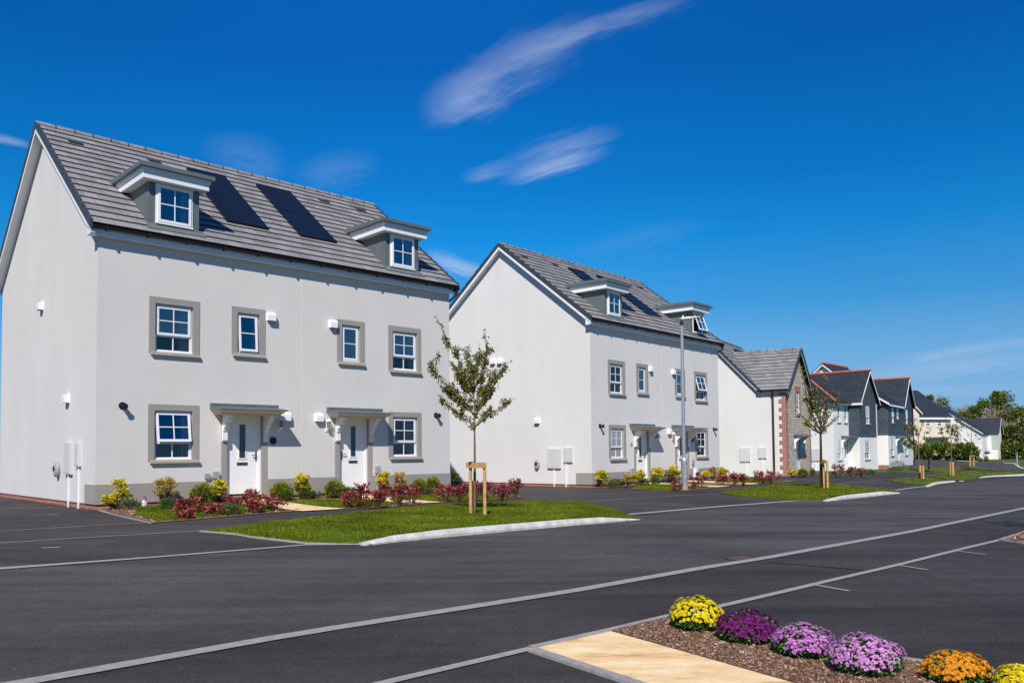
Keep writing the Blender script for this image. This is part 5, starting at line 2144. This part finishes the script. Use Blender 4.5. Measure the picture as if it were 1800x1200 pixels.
def sill(parent, x0, x1, y, z):
    s = MB()
    s.box(x0 - .06, x1 + .06, y - .06, y + .04, z - .07, z)
    s.build('sill', M_SILL, parent)


# --- stone-fronted house
t = frame(14.86, 44.06, 32.03, -.21, 'white house with a gabled stone front, red brick quoins and a dark side downpipe')
E_, W3, T1, RW, L3, TM, RM = 4.87, 6.07, 1.42, 7.23, 6.56, 4.33, 7.99
D3 = 2 * TM - T1
wh = (2.40, 3.30, 3.50, 4.75)
dh = (2.30, 3.22, 0.0, 2.02)
w = MB()
block(w, 0, L3, T1, D3, -.3, E_, front=False, left=(TM, RM - .1), right=(TM, RM - .1))
w.face([(0, T1, -.3), (0, .0, -.3), (0, .0, E_), (0, T1, E_)])
w.face([(W3, 0, -.3), (W3, T1, -.3), (W3, T1, E_), (W3, 0, E_)])
w.face([(W3, T1, -.3), (L3, T1, -.3), (L3, T1, E_), (W3, T1, E_)])
w.build('wall', M_WHITEB, t)
sf = MB()
wall_with_holes(sf, 0, W3, -.3, E_, [wh, dh], y=-.012, depth=.1)
sf.face([(0, -.012, E_), (W3, -.012, E_), (W3 / 2, -.012, RW - .1)])
sf.build('stone_front', M_RUBBLE, t)
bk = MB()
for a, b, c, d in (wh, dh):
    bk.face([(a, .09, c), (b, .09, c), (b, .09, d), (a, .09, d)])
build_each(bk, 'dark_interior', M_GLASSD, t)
n = 22
q, q2 = MB(), MB()
for i in range(n):
    z0, z1 = -.05 + i * .225, -.05 + (i + 1) * .225
    k = i % 2
    q.box(-.022, (.50 if k else .30), -.03, -.013, z0, z1 - .0)
    q.box(-.022, -.001, -.013, (.18 if k else .34), z0, z1)
    q2.box(W3 - (.34 if k else .2), W3 + .01, -.03, -.013, z0, z1)
q.build('brick_quoins', M_QUOIN, t)
q2.build('brick_quoins', M_QUOIN, t)
bs = MB()
bs.box(wh[0] - .24, wh[0], -.03, -.013, wh[2], wh[3])
bs.box(wh[1], wh[1] + .24, -.03, -.013, wh[2], wh[3])
bs.box(wh[0] - .24, wh[1] + .24, -.03, -.013, wh[3], wh[3] + .32)
wn = window(t, wh[0] + .01, wh[1] - .01, wh[2] + .01, wh[3] - .01, .03, 'sash')
bs.build('brick_surround', M_QUOIN, wn)
sill(wn, wh[0], wh[1], -.02, wh[2])
simple_door(t, dh[0] + .06, dh[1] - .06, 0)
simple_canopy(t, 1.75, 3.75, -.012, 2.22, .6)
lm = MB()
lm.box(4.2, 4.3, -.12, -.02, 1.75, 2.05)
lm.build('wall_lantern', M_PVC, t)
rf = MB()
ps = (RM - E_) / (TM - T1)
courses(rf, (-.2, T1 - .25, E_ - .25 * ps), (L3 + .2, T1 - .25, E_ - .25 * ps), (-.2, TM, RM), (L3 + .2, TM, RM), .34)
courses(rf, (L3 + .2, D3 + .25, E_ - .25 * ps), (-.2, D3 + .25, E_ - .25 * ps), (L3 + .2, TM, RM), (-.2, TM, RM), .34)
wps = (RW - E_) / (W3 / 2)
tv = T1 + (RW - E_) / ps
courses(rf, (-.25, T1 + .02, E_ - .25 * wps + .02), (-.25, -.25, E_ - .25 * wps + .02), (W3 / 2, tv + .1, RW + .02), (W3 / 2, -.25, RW + .02), .36, .035)
courses(rf, (W3 + .25, -.25, E_ - .25 * wps + .02), (W3 + .25, T1 + .02, E_ - .25 * wps + .02), (W3 / 2, -.25, RW + .02), (W3 / 2, tv + .1, RW + .02), .36, .035)
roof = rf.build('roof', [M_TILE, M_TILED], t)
rt = MB()
ridge_tiles(rt, (-.2, TM, RM), (L3 + .2, TM, RM), .11, .5)
rt.build('ridge_tiles', [M_TILE, M_BLACK], roof)
rt = MB()
ridge_tiles(rt, (W3 / 2, -.28, RW), (W3 / 2, tv, RW), .12, .5)
rt.build('ridge_tiles', [M_TILE, M_BLACK], roof)
vc = MB()
verge_caps(vc, -.24, -.16, (T1 - .2, E_ - .2 * ps + .03), (TM, RM), 12)
vc.build('verge_tiles', M_CLOAK, roof)
vc = MB()
verge_caps(vc, L3 + .16, L3 + .24, (T1 - .2, E_ - .2 * ps + .03), (TM, RM), 12)
vc.build('verge_tiles', M_CLOAK, roof)
vc = MB()
caps_front(vc, -.30, -.22, (-.25, E_ - .25 * wps), (W3 / 2, RW + .03))
vc.build('verge_tiles', M_CLOAK, roof)
vc = MB()
caps_front(vc, -.30, -.22, (W3 + .25, E_ - .25 * wps), (W3 / 2, RW + .03))
vc.build('verge_tiles', M_CLOAK, roof)
boards(roof, [(-.2, -.17, (T1, E_ - .0), (TM, RM)), ('f', -.25, -.22, (W3 + .22, E_ - .2 * wps), (W3 / 2, RW)), ('f', -.25, -.22, (-.22, E_ - .2 * wps), (W3 / 2, RW))])
fb = MB()
fb.box(-.2, -.17, -.2, T1 + .0, E_ - .28, E_ - .1)
fb.box(-.17, -.001, -.2, T1, E_ - .28, E_ - .27)
fb.build('fascia', M_FASCIA, roof)
gt = MB()
gt.tube([(-.25, -.22, E_ - .16), (-.25, T1, E_ - .16)], .06, 8)
gt.build('gutter', M_BLACK, t)
dp = MB()
dp.tube([(-.24, .64, E_ - .2), (-.07, .64, E_ - .5), (-.07, .64, -.1)], .058, 8)
dp.build('downpipe', M_MAROON, t)
gable_box(t, 1.95, 2.50, .82, 1.59, 'meter_box', stem=2.2)
gable_box(t, 1.05, 1.49, 1.0, 1.60, 'meter_box', stem=1.27)
bb = MB()
bb.box(.01, L3, .0, D3, -.6, -.3)
bb.build('brick_base', M_BRICK, t)
nx = Vector((0, -ps, 1)).normalized()
cs = 1 / math.sqrt(1 + ps * ps)
for j in range(2):
    P = lambda x, v, hh: (x, T1 - .25 + v * cs + nx.y * hh, E_ - .25 * ps + v * ps * cs + nx.z * hh)
    a, b, v0, v1 = 3.9 + j * .95, 4.82 + j * .95, 2.5, 4.1
    m = MB()
    m.hexa([P(a, v0, .03), P(b, v0, .03), P(b, v1, .03), P(a, v1, .03), P(a, v0, .085), P(b, v0, .085), P(b, v1, .085), P(a, v1, .085)])
    m.build('solar_panel', M_SOLAR, roof)

# --- slate-hung house with terracotta hip
t = frame(22.42, 56.52, 43.16, -.24, 'white house with a terracotta-capped hip roof and a slate-hung gabled wing')
E4, A4, B4, T4, R4, D4 = 4.89, 2.72, 6.15, .76, 7.2, 7.2
SB = 2.35
hs = [(.60, 1.20, 3.37, 4.62), (1.85, 2.45, 3.37, 4.62), (.58, 1.28, .72, 2.12), (1.72, 2.50, 0, 2.03)]
hb = [(3.95, 4.70, 3.30, 4.62), (3.65, 4.65, .72, 2.12)]
w = MB()
block(w, 0, B4, 0, D4, -.4, E4, front=False, fmat=0)
wall_with_holes(w, 0, A4, -.4, E4, hs, y=0, depth=.1)
w.face([(A4, 0, -.4), (A4, -T4, -.4), (A4, -T4, SB), (A4, 0, SB)])
wall_with_holes(w, A4, B4, -.4, SB, [hb[1]], y=-T4, depth=.1)
w.face([(B4, -T4, -.4), (B4, 0, -.4), (B4, 0, E4), (B4, -T4, E4)])
w.build('wall', M_WHITE2, t)
s = MB()
wall_with_holes(s, A4 - .02, B4 + .02, SB, E4, [hb[0]], y=-T4 - .03, depth=.1)
s.face([(A4 - .02, -T4 - .03, E4), (B4 + .02, -T4 - .03, E4), ((A4 + B4) / 2, -T4 - .03, R4 - .1)])
s.face([(A4 - .02, 0, SB), (A4 - .02, -T4 - .03, SB), (A4 - .02, -T4 - .03, E4), (A4 - .02, 0, E4)])
s.face([(A4 - .02, 0, SB), (B4, 0, SB), (B4, -T4 - .03, SB), (A4 - .02, -T4 - .03, SB)])
s.build('slate_hanging', M_HANG, t)
bk = MB()
for a, b, c, d in hs[:3]:
    bk.face([(a, .099, c), (b, .099, c), (b, .099, d), (a, .099, d)])
for (a, b, c, d), yy in ((hb[1], -T4 + .099), (hb[0], -T4 + .069), (hs[3], .099)):
    bk.face([(a, yy, c), (b, yy, c), (b, yy, d), (a, yy, d)])
build_each(bk, 'dark_interior', M_GLASSD, t)
for h_, yy in ((hs[0], 0), (hs[1], 0), (hs[2], 0), (hb[0], -T4 - .03), (hb[1], -T4)):
    wn = window(t, h_[0] + .01, h_[1] - .01, h_[2] + .01, h_[3] - .01, yy + .03, 'sash', glass=M_GLASSC)
    sill(wn, h_[0], h_[1], yy, h_[2])
simple_door(t, hs[3][0] + .05, hs[3][1] - .05, 0)
simple_canopy(t, 1.25, 2.70, -.0, 2.3, .7)
rf = MB()
hx = 3.5
zr = 7.05
ez = E4 - .12
courses(rf, (-.25, -.25, ez), (B4 + .2, -.25, ez), (hx, hx, zr), (B4 + .2, hx, zr), .25, .012)
courses(rf, (-.25, D4 + .25, ez), (-.25, -.25, ez), (hx, D4 - hx + .02, zr), (hx, hx, zr), .25, .012)
courses(rf, (B4 + .2, D4 + .25, ez), (-.25, D4 + .25, ez), (B4 + .2, hx + .1, zr), (hx, hx + .1, zr), .25, .012)
mx = (A4 + B4) / 2
courses(rf, (A4 - .22, -.22, ez + .03), (A4 - .22, -T4 - .25, ez + .03), (mx, hx + .3, R4), (mx, -T4 - .25, R4), .25, .012)
courses(rf, (B4 + .22, -T4 - .25, ez + .03), (B4 + .22, hx, ez + .03), (mx, -T4 - .25, R4), (mx, hx + .3, R4), .25, .012)
rv = MB()
rv.box(4.05, 4.10, .6, .95, 6.72, 6.82)
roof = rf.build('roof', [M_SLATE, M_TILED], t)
rt = MB()
ridge_tiles(rt, (-.28, -.28, ez + .05), (hx, hx, zr + .04), .09, .42, clip=None)
rt.build('ridge_tiles', M_RED, roof)
rt = MB()
ridge_tiles(rt, (mx, -T4 - .3, R4 + .03), (mx, hx + .3, R4 + .03), .09, .45, clip=None)
rt.build('ridge_tiles', M_RED, roof)
rt = MB()
ridge_tiles(rt, (hx, hx, zr + .02), (B4 + .2, hx, zr + .02), .09, .45, clip=None)
rt.build('ridge_tiles', M_RED, roof)
boards(roof, [('f', -T4 - .27, -T4 - .24, (A4 - .22, ez + .1), (mx, R4)), ('f', -T4 - .27, -T4 - .24, (B4 + .22, ez + .1), (mx, R4))])
fb = MB()
fb.box(-.22, A4 - .2, -.24, -.22, ez - .16, ez)
fb.box(-.24, -.22, -.24, D4, ez - .16, ez)
fb.box(A4 - .22, A4 - .2, -T4 - .22, -.24, ez - .16, ez)
fb.box(A4 - .2, A4 + .1, -T4 - .24, -T4 - .22, ez - .16, ez)
fb.box(-.22, A4 - .2, -.22, -.001, ez - .17, ez - .16)
fb.build('fascia', M_FASCIA, roof)
gt = MB()
gt.tube([(-.32, D4, ez - .02), (-.32, -.3, ez - .02)], .05, 6)
gt.tube([(-.3, -.32, ez - .02), (A4 - .2, -.32, ez - .02)], .05, 6)
gt.build('gutter', M_BLACK, t)
gable_box(t, 1.05, 1.60, .66, 1.54, 'meter_box', stem=1.35)
cb = MB()
cb.box(B4 - .12, B4 + .02, -T4 - .05, -T4 - .031, -.3, E4 - .1)
cb.build('corner_board', M_FASCIA, t)

# --- house behind, only its gable top showing
t = frame(31.5, 72.6, 43, -.3, 'house behind the hip roof, only its white gable tip and red ridge end showing')
w = MB()
block(w, 0, 5.4, 0, 7, 0, 6.5, left=(3.5, 9.25), right=(3.5, 9.25))
w.build('wall', M_WHITE2, t)
rf = MB()
courses(rf, (-.3, -.3, 6.3), (5.7, -.3, 6.3), (-.3, 3.5, 9.45), (5.7, 3.5, 9.45), .25, .012)
courses(rf, (5.7, 7.3, 6.3), (-.3, 7.3, 6.3), (5.7, 3.5, 9.45), (-.3, 3.5, 9.45), .25, .012)
roof = rf.build('roof', [M_SLATE, M_TILED], t)
rt = MB()
ridge_tiles(rt, (-.36, 3.5, 9.47), (5.7, 3.5, 9.47), .14, .45, clip=None)
rt.build('ridge_tiles', M_RED, roof)
boards(roof, [(-.32, -.28, (-.3, 6.3), (3.5, 9.42)), (-.32, -.28, (7.3, 6.3), (3.5, 9.42))])

# --- farther slate-hung house
t = frame(28.02, 60.46, 35.84, -.24, 'farther slate-hung house with white ground floor, brick plinth and red ridge')
E5, L5, A5, R5, D5 = 4.92, 9.67, 5.4, 7.24, 6.4
SB = 2.5
mx = (A5 + L5) / 2
hu = [(1.35, 2.05, 3.45, 4.66), (3.2, 3.85, 3.80, 4.66), (6.9, 7.6, 3.45, 4.66)]
hg = [(.75, 1.95, .95, 2.3), (3.2, 4.05, .1, 2.2), (6.25, 7.5, .95, 2.3)]
w = MB()
wall_with_holes(w, 0, L5, .25, SB, hg, y=0, depth=.1)
w.face([(0, D5, .25), (0, 0, .25), (0, 0, SB), (0, D5, SB)])
w.face([(L5, 0, .25), (L5, D5, .25), (L5, D5, E5), (L5, 0, E5)])
w.face([(L5, D5, .25), (0, D5, .25), (0, D5, E5), (L5, D5, E5)])
w.build('wall', M_WHITE2, t)
s = MB()
wall_with_holes(s, -.03, L5 + .02, SB, E5, hu, y=-.035, depth=.1)
s.face([(A5, -.035, E5), (L5 + .02, -.035, E5), (mx, -.035, R5 - .1)])
s.face([(-.03, D5, SB), (-.03, -.035, SB), (-.03, -.035, E5), (-.03, D5 / 2, 7.1), (-.03, D5, E5)])
s.face([(-.03, 0, SB), (L5, 0, SB), (L5, -.035, SB), (-.03, -.035, SB)])
s.build('slate_hanging', M_HANG, t)
bp = MB()
bp.box(.02, L5 - .02, .02, D5, -.7, .25)
bp.build('brick_base', M_BRICK, t)
bk = MB()
for a, b, c, d in hg:
    bk.face([(a, .099, c), (b, .099, c), (b, .099, d), (a, .099, d)])
for a, b, c, d in hu:
    bk.face([(a, .06, c), (b, .06, c), (b, .06, d), (a, .06, d)])
build_each(bk, 'dark_interior', M_GLASSD, t)
for h_, yy in ((hu[0], -.035), (hu[1], -.035), (hu[2], -.035), (hg[0], 0), (hg[2], 0)):
    wn = window(t, h_[0] + .01, h_[1] - .01, h_[2] + .01, h_[3] - .01, yy + .02, 'sash', glass=M_GLASSC)
    sill(wn, h_[0], h_[1], yy, h_[2])
simple_door(t, 3.25, 4.0, 0, 2.15)
simple_canopy(t, 2.6, 4.7, -.0, 2.36, .65)
rf = MB()
ez = E5 - .12
courses(rf, (-.3, -.25, ez), (A5 + .1, -.25, ez), (-.3, D5 / 2, 7.15), (mx, D5 / 2, 7.15), .25, .012)
courses(rf, (L5, D5 + .25, ez), (-.3, D5 + .25, ez), (L5, D5 / 2, 7.15), (-.3, D5 / 2, 7.15), .25, .012)
courses(rf, (A5 - .12, -.2, ez + .03), (A5 - .12, -.28, ez + .03), (mx, D5 / 2 + .3, R5), (mx, -.28, R5), .25, .012)
courses(rf, (L5 + .22, -.28, ez + .03), (L5 + .22, D5, ez + .03), (mx, -.28, R5), (mx, D5 / 2 + .3, R5), .25, .012)
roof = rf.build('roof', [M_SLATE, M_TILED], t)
rt = MB()
ridge_tiles(rt, (mx, -.32, R5 + .03), (mx, D5, R5 + .03), .09, .45, clip=None)
rt.build('ridge_tiles', M_RED, roof)
rt = MB()
ridge_tiles(rt, (-.3, D5 / 2, 7.17), (mx, D5 / 2, 7.17), .09, .45, clip=None)
rt.build('ridge_tiles', M_RED, roof)
boards(roof, [('f', -.31, -.28, (A5 - .1, ez + .1), (mx, R5)), ('f', -.31, -.28, (L5 + .22, ez + .1), (mx, R5)), (-.33, -.30, (-.2, ez + .1), (D5 / 2, 7.15))])
fb = MB()
fb.box(-.3, A5 - .1, -.24, -.22, ez - .16, ez)
fb.build('fascia', M_FASCIA, roof)
dp = MB()
dp.tube([(-.2, -.25, ez), (-.12, .2, 4.75), (-.12, 1.6, 4.5), (-.12, 1.65, 4.3), (-.12, 1.65, -.3)], .065, 8)
dp.build('downpipe', M_MAROON, t)
dp = MB()
dp.tube([(L5 - .1, -.10, E5 - .1), (L5 - .1, -.10, .1)], .05, 8)
dp.build('downpipe', M_BLACK, t)

# --- cream house
t = frame(46.53, 92.59, 73.29, -.15, 'cream rendered house with a dark slate roof behind the green hedge')
E6, L6, TM6, R6 = 5.05, 4.43, 5.1, 8.38
hu = [(.87, 1.50, 3.80, 4.86), (2.50, 3.18, 3.80, 4.86), (2.0, 3.45, 1.2, 2.45), (.75, 1.6, 0, 2.3)]
w = MB()
block(w, 0, L6, 0, TM6 * 2, -.5, E6, front=False, left=(TM6, R6 - .1), right=(TM6, R6 - .1))
wall_with_holes(w, 0, L6, -.5, E6, hu, y=0, depth=.1)
block(w, -5.6, -1.15, -1.2, TM6 * 2, -.5, E6 + .3)
front_gable(w, -5.6, -1.15, -1.2, E6 + .3, (-3.4, 7.4), 0)
w.face([(-1.15, 0, -.5), (0, 0, -.5), (0, 0, E6), (-1.15, 0, E6)])
w.build('wall', M_CREAM, t)
bk = MB()
for a, b, c, d in hu:
    bk.face([(a, .099, c), (b, .099, c), (b, .099, d), (a, .099, d)])
build_each(bk, 'dark_interior', M_GLASSD, t)
for h_ in hu[:3]:
    wn = window(t, h_[0] + .01, h_[1] - .01, h_[2] + .01, h_[3] - .01, .02, 'sash' if h_[3] > 3 else 'single', frame=.09)
    sill(wn, h_[0], h_[1], 0, h_[2])
simple_door(t, .8, 1.55, 0, 2.2)
simple_canopy(t, .5, 3.8, 0, 2.5, .9)
rf = MB()
p6 = (R6 - E6) / TM6
courses(rf, (-1.2, -.3, E6 - .3 * p6), (L6 + .25, -.3, E6 - .3 * p6), (-2.3, TM6, R6), (L6 + .25, TM6, R6), .25, .012)
courses(rf, (L6 + .25, TM6 * 2 + .3, E6 - .3 * p6), (-4.6, TM6 * 2 + .3, E6 - .3 * p6), (L6 + .25, TM6, R6), (-4.6, TM6, R6), .25, .012)
courses(rf, (-.9, .3, E6 + .1), (-.9, -1.4, E6 + .1), (-3.4, TM6, 7.55), (-3.4, -1.4, 7.55), .25, .012)
courses(rf, (-5.85, -1.4, E6 + .1), (-5.85, 4, E6 + .1), (-3.4, -1.4, 7.55), (-3.4, TM6, 7.55), .25, .012)
# right verge of the photograph lies over a shortened ridge: the top course line ends above the right wall
roof = rf.build('roof', [M_SLATE, M_TILED], t)
boards(roof, [('f', -1.46, -1.42, (-.9, E6 + .25), (-3.4, 7.55)), ('f', -1.46, -1.42, (-5.85, E6 + .25), (-3.4, 7.55))])
fb = MB()
fb.box(-1.1, L6 + .25, -.32, -.29, E6 - .42, E6 - .2)
fb.build('fascia', M_FASCIA, roof)

# --- last white house with the pale green panel
t = frame(75.19, 129.79, 40.09, -1.24, 'last white house at the road end with a pale green clad panel')
E7, A7, B7, T7, R7, TM7 = 4.75, 4.09, 7.19, 1.49, 7.25, 6.5
p7 = .72
RM7 = E7 + TM7 * p7
hu = [(.8, 1.5, 3.5, 4.6), (2.4, 3.1, 3.5, 4.6), (.8, 1.6, .7, 2.2), (2.5, 3.4, 0, 2.1)]
w = MB()
block(w, 0, B7, 0, TM7 * 2, -.5, E7, front=False, left=(TM7, RM7 - .1), right=(TM7, RM7 - .1))
wall_with_holes(w, 0, A7, -.5, E7, hu, y=0, depth=.1)
block(w, A7, B7, -T7, 0, -.5, E7)
front_gable(w, A7, B7, -T7, E7, ((A7 + B7) / 2, R7 - .1), 0)
w.build('wall', M_WHITE2, t)
bk = MB()
for a, b, c, d in hu:
    bk.face([(a, .099, c), (b, .099, c), (b, .099, d), (a, .099, d)])
build_each(bk, 'dark_interior', M_GLASSD, t)
for h_ in hu[:3]:
    wn = window(t, h_[0] + .01, h_[1] - .01, h_[2] + .01, h_[3] - .01, .02, 'sash', frame=.08)
simple_door(t, 2.6, 3.3, 0)
cl = MB()
for i in range(6):
    z0 = 2.13 + i * .40
    cl.hexa([(A7 - .05, -T7 - .06, z0), (A7 - .01, -T7 - .06, z0), (A7 - .01, -.62, z0), (A7 - .05, -.62, z0),
             (A7 - .02, -T7 - .06, z0 + .39), (A7 - .01, -T7 - .06, z0 + .39), (A7 - .01, -.62, z0 + .39), (A7 - .02, -.62, z0 + .39)])
cl.build('clad_panel', M_CLAD, t)
rf = MB()
mx = (A7 + B7) / 2
ez = E7 - .15
courses(rf, (-.3, -.3, ez), (A7, -.3, ez), (-.3, TM7, RM7), (B7, TM7, RM7), .25, .012)
courses(rf, (B7, TM7 * 2 + .3, ez), (-.3, TM7 * 2 + .3, ez), (B7, TM7, RM7), (-.3, TM7, RM7), .25, .012)
courses(rf, (A7 - .25, -.1, ez + .04), (A7 - .25, -T7 - .3, ez + .04), (mx, 3.4, R7), (mx, -T7 - .3, R7), .25, .012)
courses(rf, (B7 + .25, -T7 - .3, ez + .04), (B7 + .25, 3, ez + .04), (mx, -T7 - .3, R7), (mx, 3.4, R7), .25, .012)
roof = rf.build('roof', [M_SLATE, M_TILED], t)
boards(roof, [(-.34, -.30, (-.2, ez + .1), (TM7, RM7)), ('f', -T7 - .36, -T7 - .32, (A7 - .2, ez + .1), (mx, R7)), ('f', -T7 - .36, -T7 - .32, (B7 + .2, ez + .1), (mx, R7))])


def lxy(t, sx, ty):
    c, s = math.cos(t.rotation_euler.z), math.sin(t.rotation_euler.z)
    return t.location.x + c * sx - s * ty, t.location.y + s * sx + c * ty


for i, (sx, lab) in enumerate(((.5, 'left of two small hanging baskets on the last white house'), (2.2, 'right of two small hanging baskets on the last white house'))):
    x, y = lxy(t, sx, -.4)
    hbk = thing('hanging_basket', (x, y, -1.24), 0, lab, 'hanging basket', 'hanging baskets on the last white house')
    m = MB()
    m.tube([(0, 0, 1.35), (0, 0, 1.5), (0, 0, 1.65)], [.08, .24, .32], 10)
    m.build('bowl', M_STEM, hbk)
    m = MB()
    m.tube([(0, .4, 2.3), (0, 0, 2.3), (0, 0, 1.65)], .02, 5)
    m.build('bracket', M_BLACK, hbk)
    rng = np.random.default_rng(i)
    d = rng.normal(size=(60, 3))
    d /= np.linalg.norm(d, axis=1, keepdims=True)
    d[:, 2] = abs(d[:, 2])
    V, Fq = leaf_quads(np.array([0, 0, 1.62]) + d * .18, d, .10, .5, .2, rng)
    np_mesh('flowers', V, Fq, L_REDL, hbk)

# ------------------------------------------------------------------ hedge bushes, bollards, far planting
KIND['laurel'] = dict(mats=[L_DGREEN, L_HEDGE], size=.19, aspect=.5, up=.5, clumps=0, n=1500)
for px, ba, tp, w_, lb in ((1611, 806.5, 778, 20, 'leftmost hedge bush, half hidden by the slate-hung house'), (1627, 807, 781, 20, 'second hedge bush from the left, at the cream corner'),
                           (1645, 807.5, 779, 28, 'third hedge bush from the left, under the cream house windows'), (1667, 808, 778, 30, 'hedge bush behind the thick pale stake'),
                           (1688, 808.5, 780, 28, 'second hedge bush from the right end'), (1705, 809, 780, 26, 'rightmost hedge bush, before the white gable')):
    shrub('laurel', px, ba, tp, w_, lb, cat='hedge bush', group='bright green hedge bushes before the cream house')
for kd, px, ba, tp, w_, lb in (('green', 1722, 811.5, 804, 10, 'tiny green bush at the white wall of the last house'), ('green', 1734, 811.5, 801, 6, 'narrow dark green potted bush by the last house door'),
                               ('olive', 1690, 827, 818, 30, 'brown low planting on the far grass strip')):
    shrub(kd, px, ba, tp, w_, lb, group='small plants beside the far road')

x, y = G(1633, 826, .0)
m = MB()
m.tube([(0, 0, 0), (0, 0, .68), (0, 0, .72)], [.06, .06, .03], 10)
m.tube([(0, 0, .56), (0, 0, .60)], .064, 10)
o = m.build('bollard', M_BLACK)
o.location = (x, y, terr(x, y))
tag(o, 'thin black bollard between the thin tree stakes and the hedge', 'bollard')
x, y = G(1788, 817, .0)
h_ = (817 - 797) * y / F_PX
m = MB()
m.tube([(0, 0, 0), (0, 0, h_)], .07, 8)
m.tube([(0, 0, h_ - .06), (0, 0, h_), (0, 0, h_ + .05)], [.08, .15, .08], 10)
o = m.build('bollard_light', M_STEEL)
o.location = (x, y, terr(x, y))
tag(o, 'short grey bollard light at the far kerb by the wood edge', 'bollard light')


# ------------------------------------------------------------------ wood behind the last houses
def big_tree(px, topy, Y, wpx, kind, label, seed, basez=-2.0, low=.12):
    rx, rz = ray(px, topy)
    x, H = rx * Y, rz * Y + EYE - basez
    Wd = wpx * Y / F_PX / 2
    t = thing('woodland_tree', (x, Y, basez), 0, label, 'tree', 'trees of the wood behind the last houses')
    rng = np.random.default_rng(seed)
    tk = MB()
    tr = .16 + H * .014
    bark = M_BARKP if kind in ('bare', 'olive') else M_BARK
    tk.tube([(0, 0, -.3), (.1, 0, H * .35), (-.05, .1, H * .7), (0, 0, H * .95)], [tr, tr * .75, tr * .4, .03], 7)
    Vs, mi = [], []
    nb = 26 if kind == 'bare' else 9
    for i in range(nb):
        h0 = H * rng.uniform(.2, .7)
        a = rng.uniform(0, 6.28)
        ln = Wd * rng.uniform(.5, 1.0)
        h1 = min(H * 1.0, h0 + (H - h0) * rng.uniform(.5, 1.05)) if kind == 'bare' else h0 + H * rng.uniform(.1, .3)
        e = (math.cos(a) * ln, math.sin(a) * ln * .7, h1)
        tk.tube([(0, 0, h0), (e[0] * .5, e[1] * .5, h0 + (h1 - h0) * .4), e], [tr * .35, tr * .22, .03], 5, 0, False)
        if kind == 'bare':
            for k in range(4):
                b = (e[0] * .6 + rng.normal(0, .5), e[1] * .6 + rng.normal(0, .5), h0 + (h1 - h0) * .5)
                tk.tube([b, (b[0] + rng.normal(0, .9), b[1] + rng.normal(0, .6), b[2] + rng.uniform(.8, 2.5))], [.05, .02], 4, 0, False)
    nc = {'bare': 30, 'olive': 46, 'green': 56}[kind]
    for i in range(nc):
        hh = rng.uniform(low, .96)
        prof = math.sin(math.pi * min(1, (hh * .82 + .14))) ** .7
        a = rng.uniform(0, 6.28)
        rr = Wd * prof * rng.uniform(.3, 1.0) ** .6
        c = np.array([math.cos(a) * rr, math.sin(a) * rr * .8, H * hh])
        cr = Wd * rng.uniform(.25, .5)
        n = {'bare': 26, 'olive': 90, 'green': 150}[kind]
        d = rng.normal(size=(n, 3))
        d /= np.linalg.norm(d, axis=1, keepdims=True)
        P = c + d * (cr * rng.uniform(.4, 1.1, n))[:, None] * np.array([1, 1, .75])
        D = d + rng.normal(0, .5, d.shape)
        D /= np.linalg.norm(D, axis=1, keepdims=True)
        V, Fq = leaf_quads(P, D, .48 if kind != 'bare' else .36, .55, .2, rng, .1)
        Vs.append(V)
    V = np.concatenate(Vs)
    tk.build('trunk', bark, t)
    np_mesh('crown', V, np.arange(len(V)).reshape(-1, 4), L_WOOD1 if kind == 'green' else L_WOOD2, t)


WOOD = [
    (1633, 692, 175, 16, 'green', 'small dark tree top just above the cream house roof'),
    (1657, 695, 172, 44, 'olive', 'broad olive tree right of the small dark tree top'),
    (1682, 712, 165, 34, 'bare', 'thin half-bare tree, first from the left'),
    (1694, 726, 160, 30, 'green', 'dark green tree low behind the white gable'),
    (1706, 708, 168, 34, 'bare', 'half-bare tree with pale stems above the last house ridge'),
    (1723, 702, 160, 40, 'green', 'rounded green tree above the last house ridge'),
    (1741, 712, 156, 36, 'bare', 'half-bare brown tree between two green crowns'),
    (1757, 690, 162, 54, 'green', 'tallest bright green crown of the wood'),
    (1778, 712, 150, 40, 'olive', 'olive tree right of the tallest crown'),
    (1768, 740, 146, 34, 'bare', 'half-bare tree in front of the tallest crown'),
    (1797, 716, 148, 44, 'green', 'green tree at the right edge, upper'),
    (1727, 738, 154, 34, 'olive', 'olive tree directly behind the last house roof'),
    (1712, 742, 152, 26, 'green', 'low green tree left of the last house roof'),
    (1782, 748, 138, 40, 'green', 'dark green tree right of the last house'),
    (1802, 756, 132, 40, 'olive', 'olive green tree at the right edge, lower'),
    (1770, 776, 134, 26, 'green', 'bushy green tree touching the right wall of the last house'),
    (1789, 783, 130, 34, 'green', 'bushy green tree behind the bollard light'),
    (1745, 728, 170, 60, 'olive', 'wide olive crown low between the half-bare trees'),
    (1700, 722, 176, 60, 'olive', 'wide olive crown low behind the white gable'),
    (1788, 730, 158, 50, 'bare', 'half-bare tree at the right edge behind the green crowns'),
    (1830, 730, 140, 60, 'green', 'green tree just outside the right edge'),
    (1668, 722, 178, 30, 'green', 'dark crown low behind the cream house roof'),
]
for i, (px, ty, Y, wp, kd, lb) in enumerate(WOOD):
    big_tree(px, ty, Y, wp, kd, lb, 100 + i, basez=-2.0 if Y > 145 else -1.3, low=.12 if ty < 745 else .03)
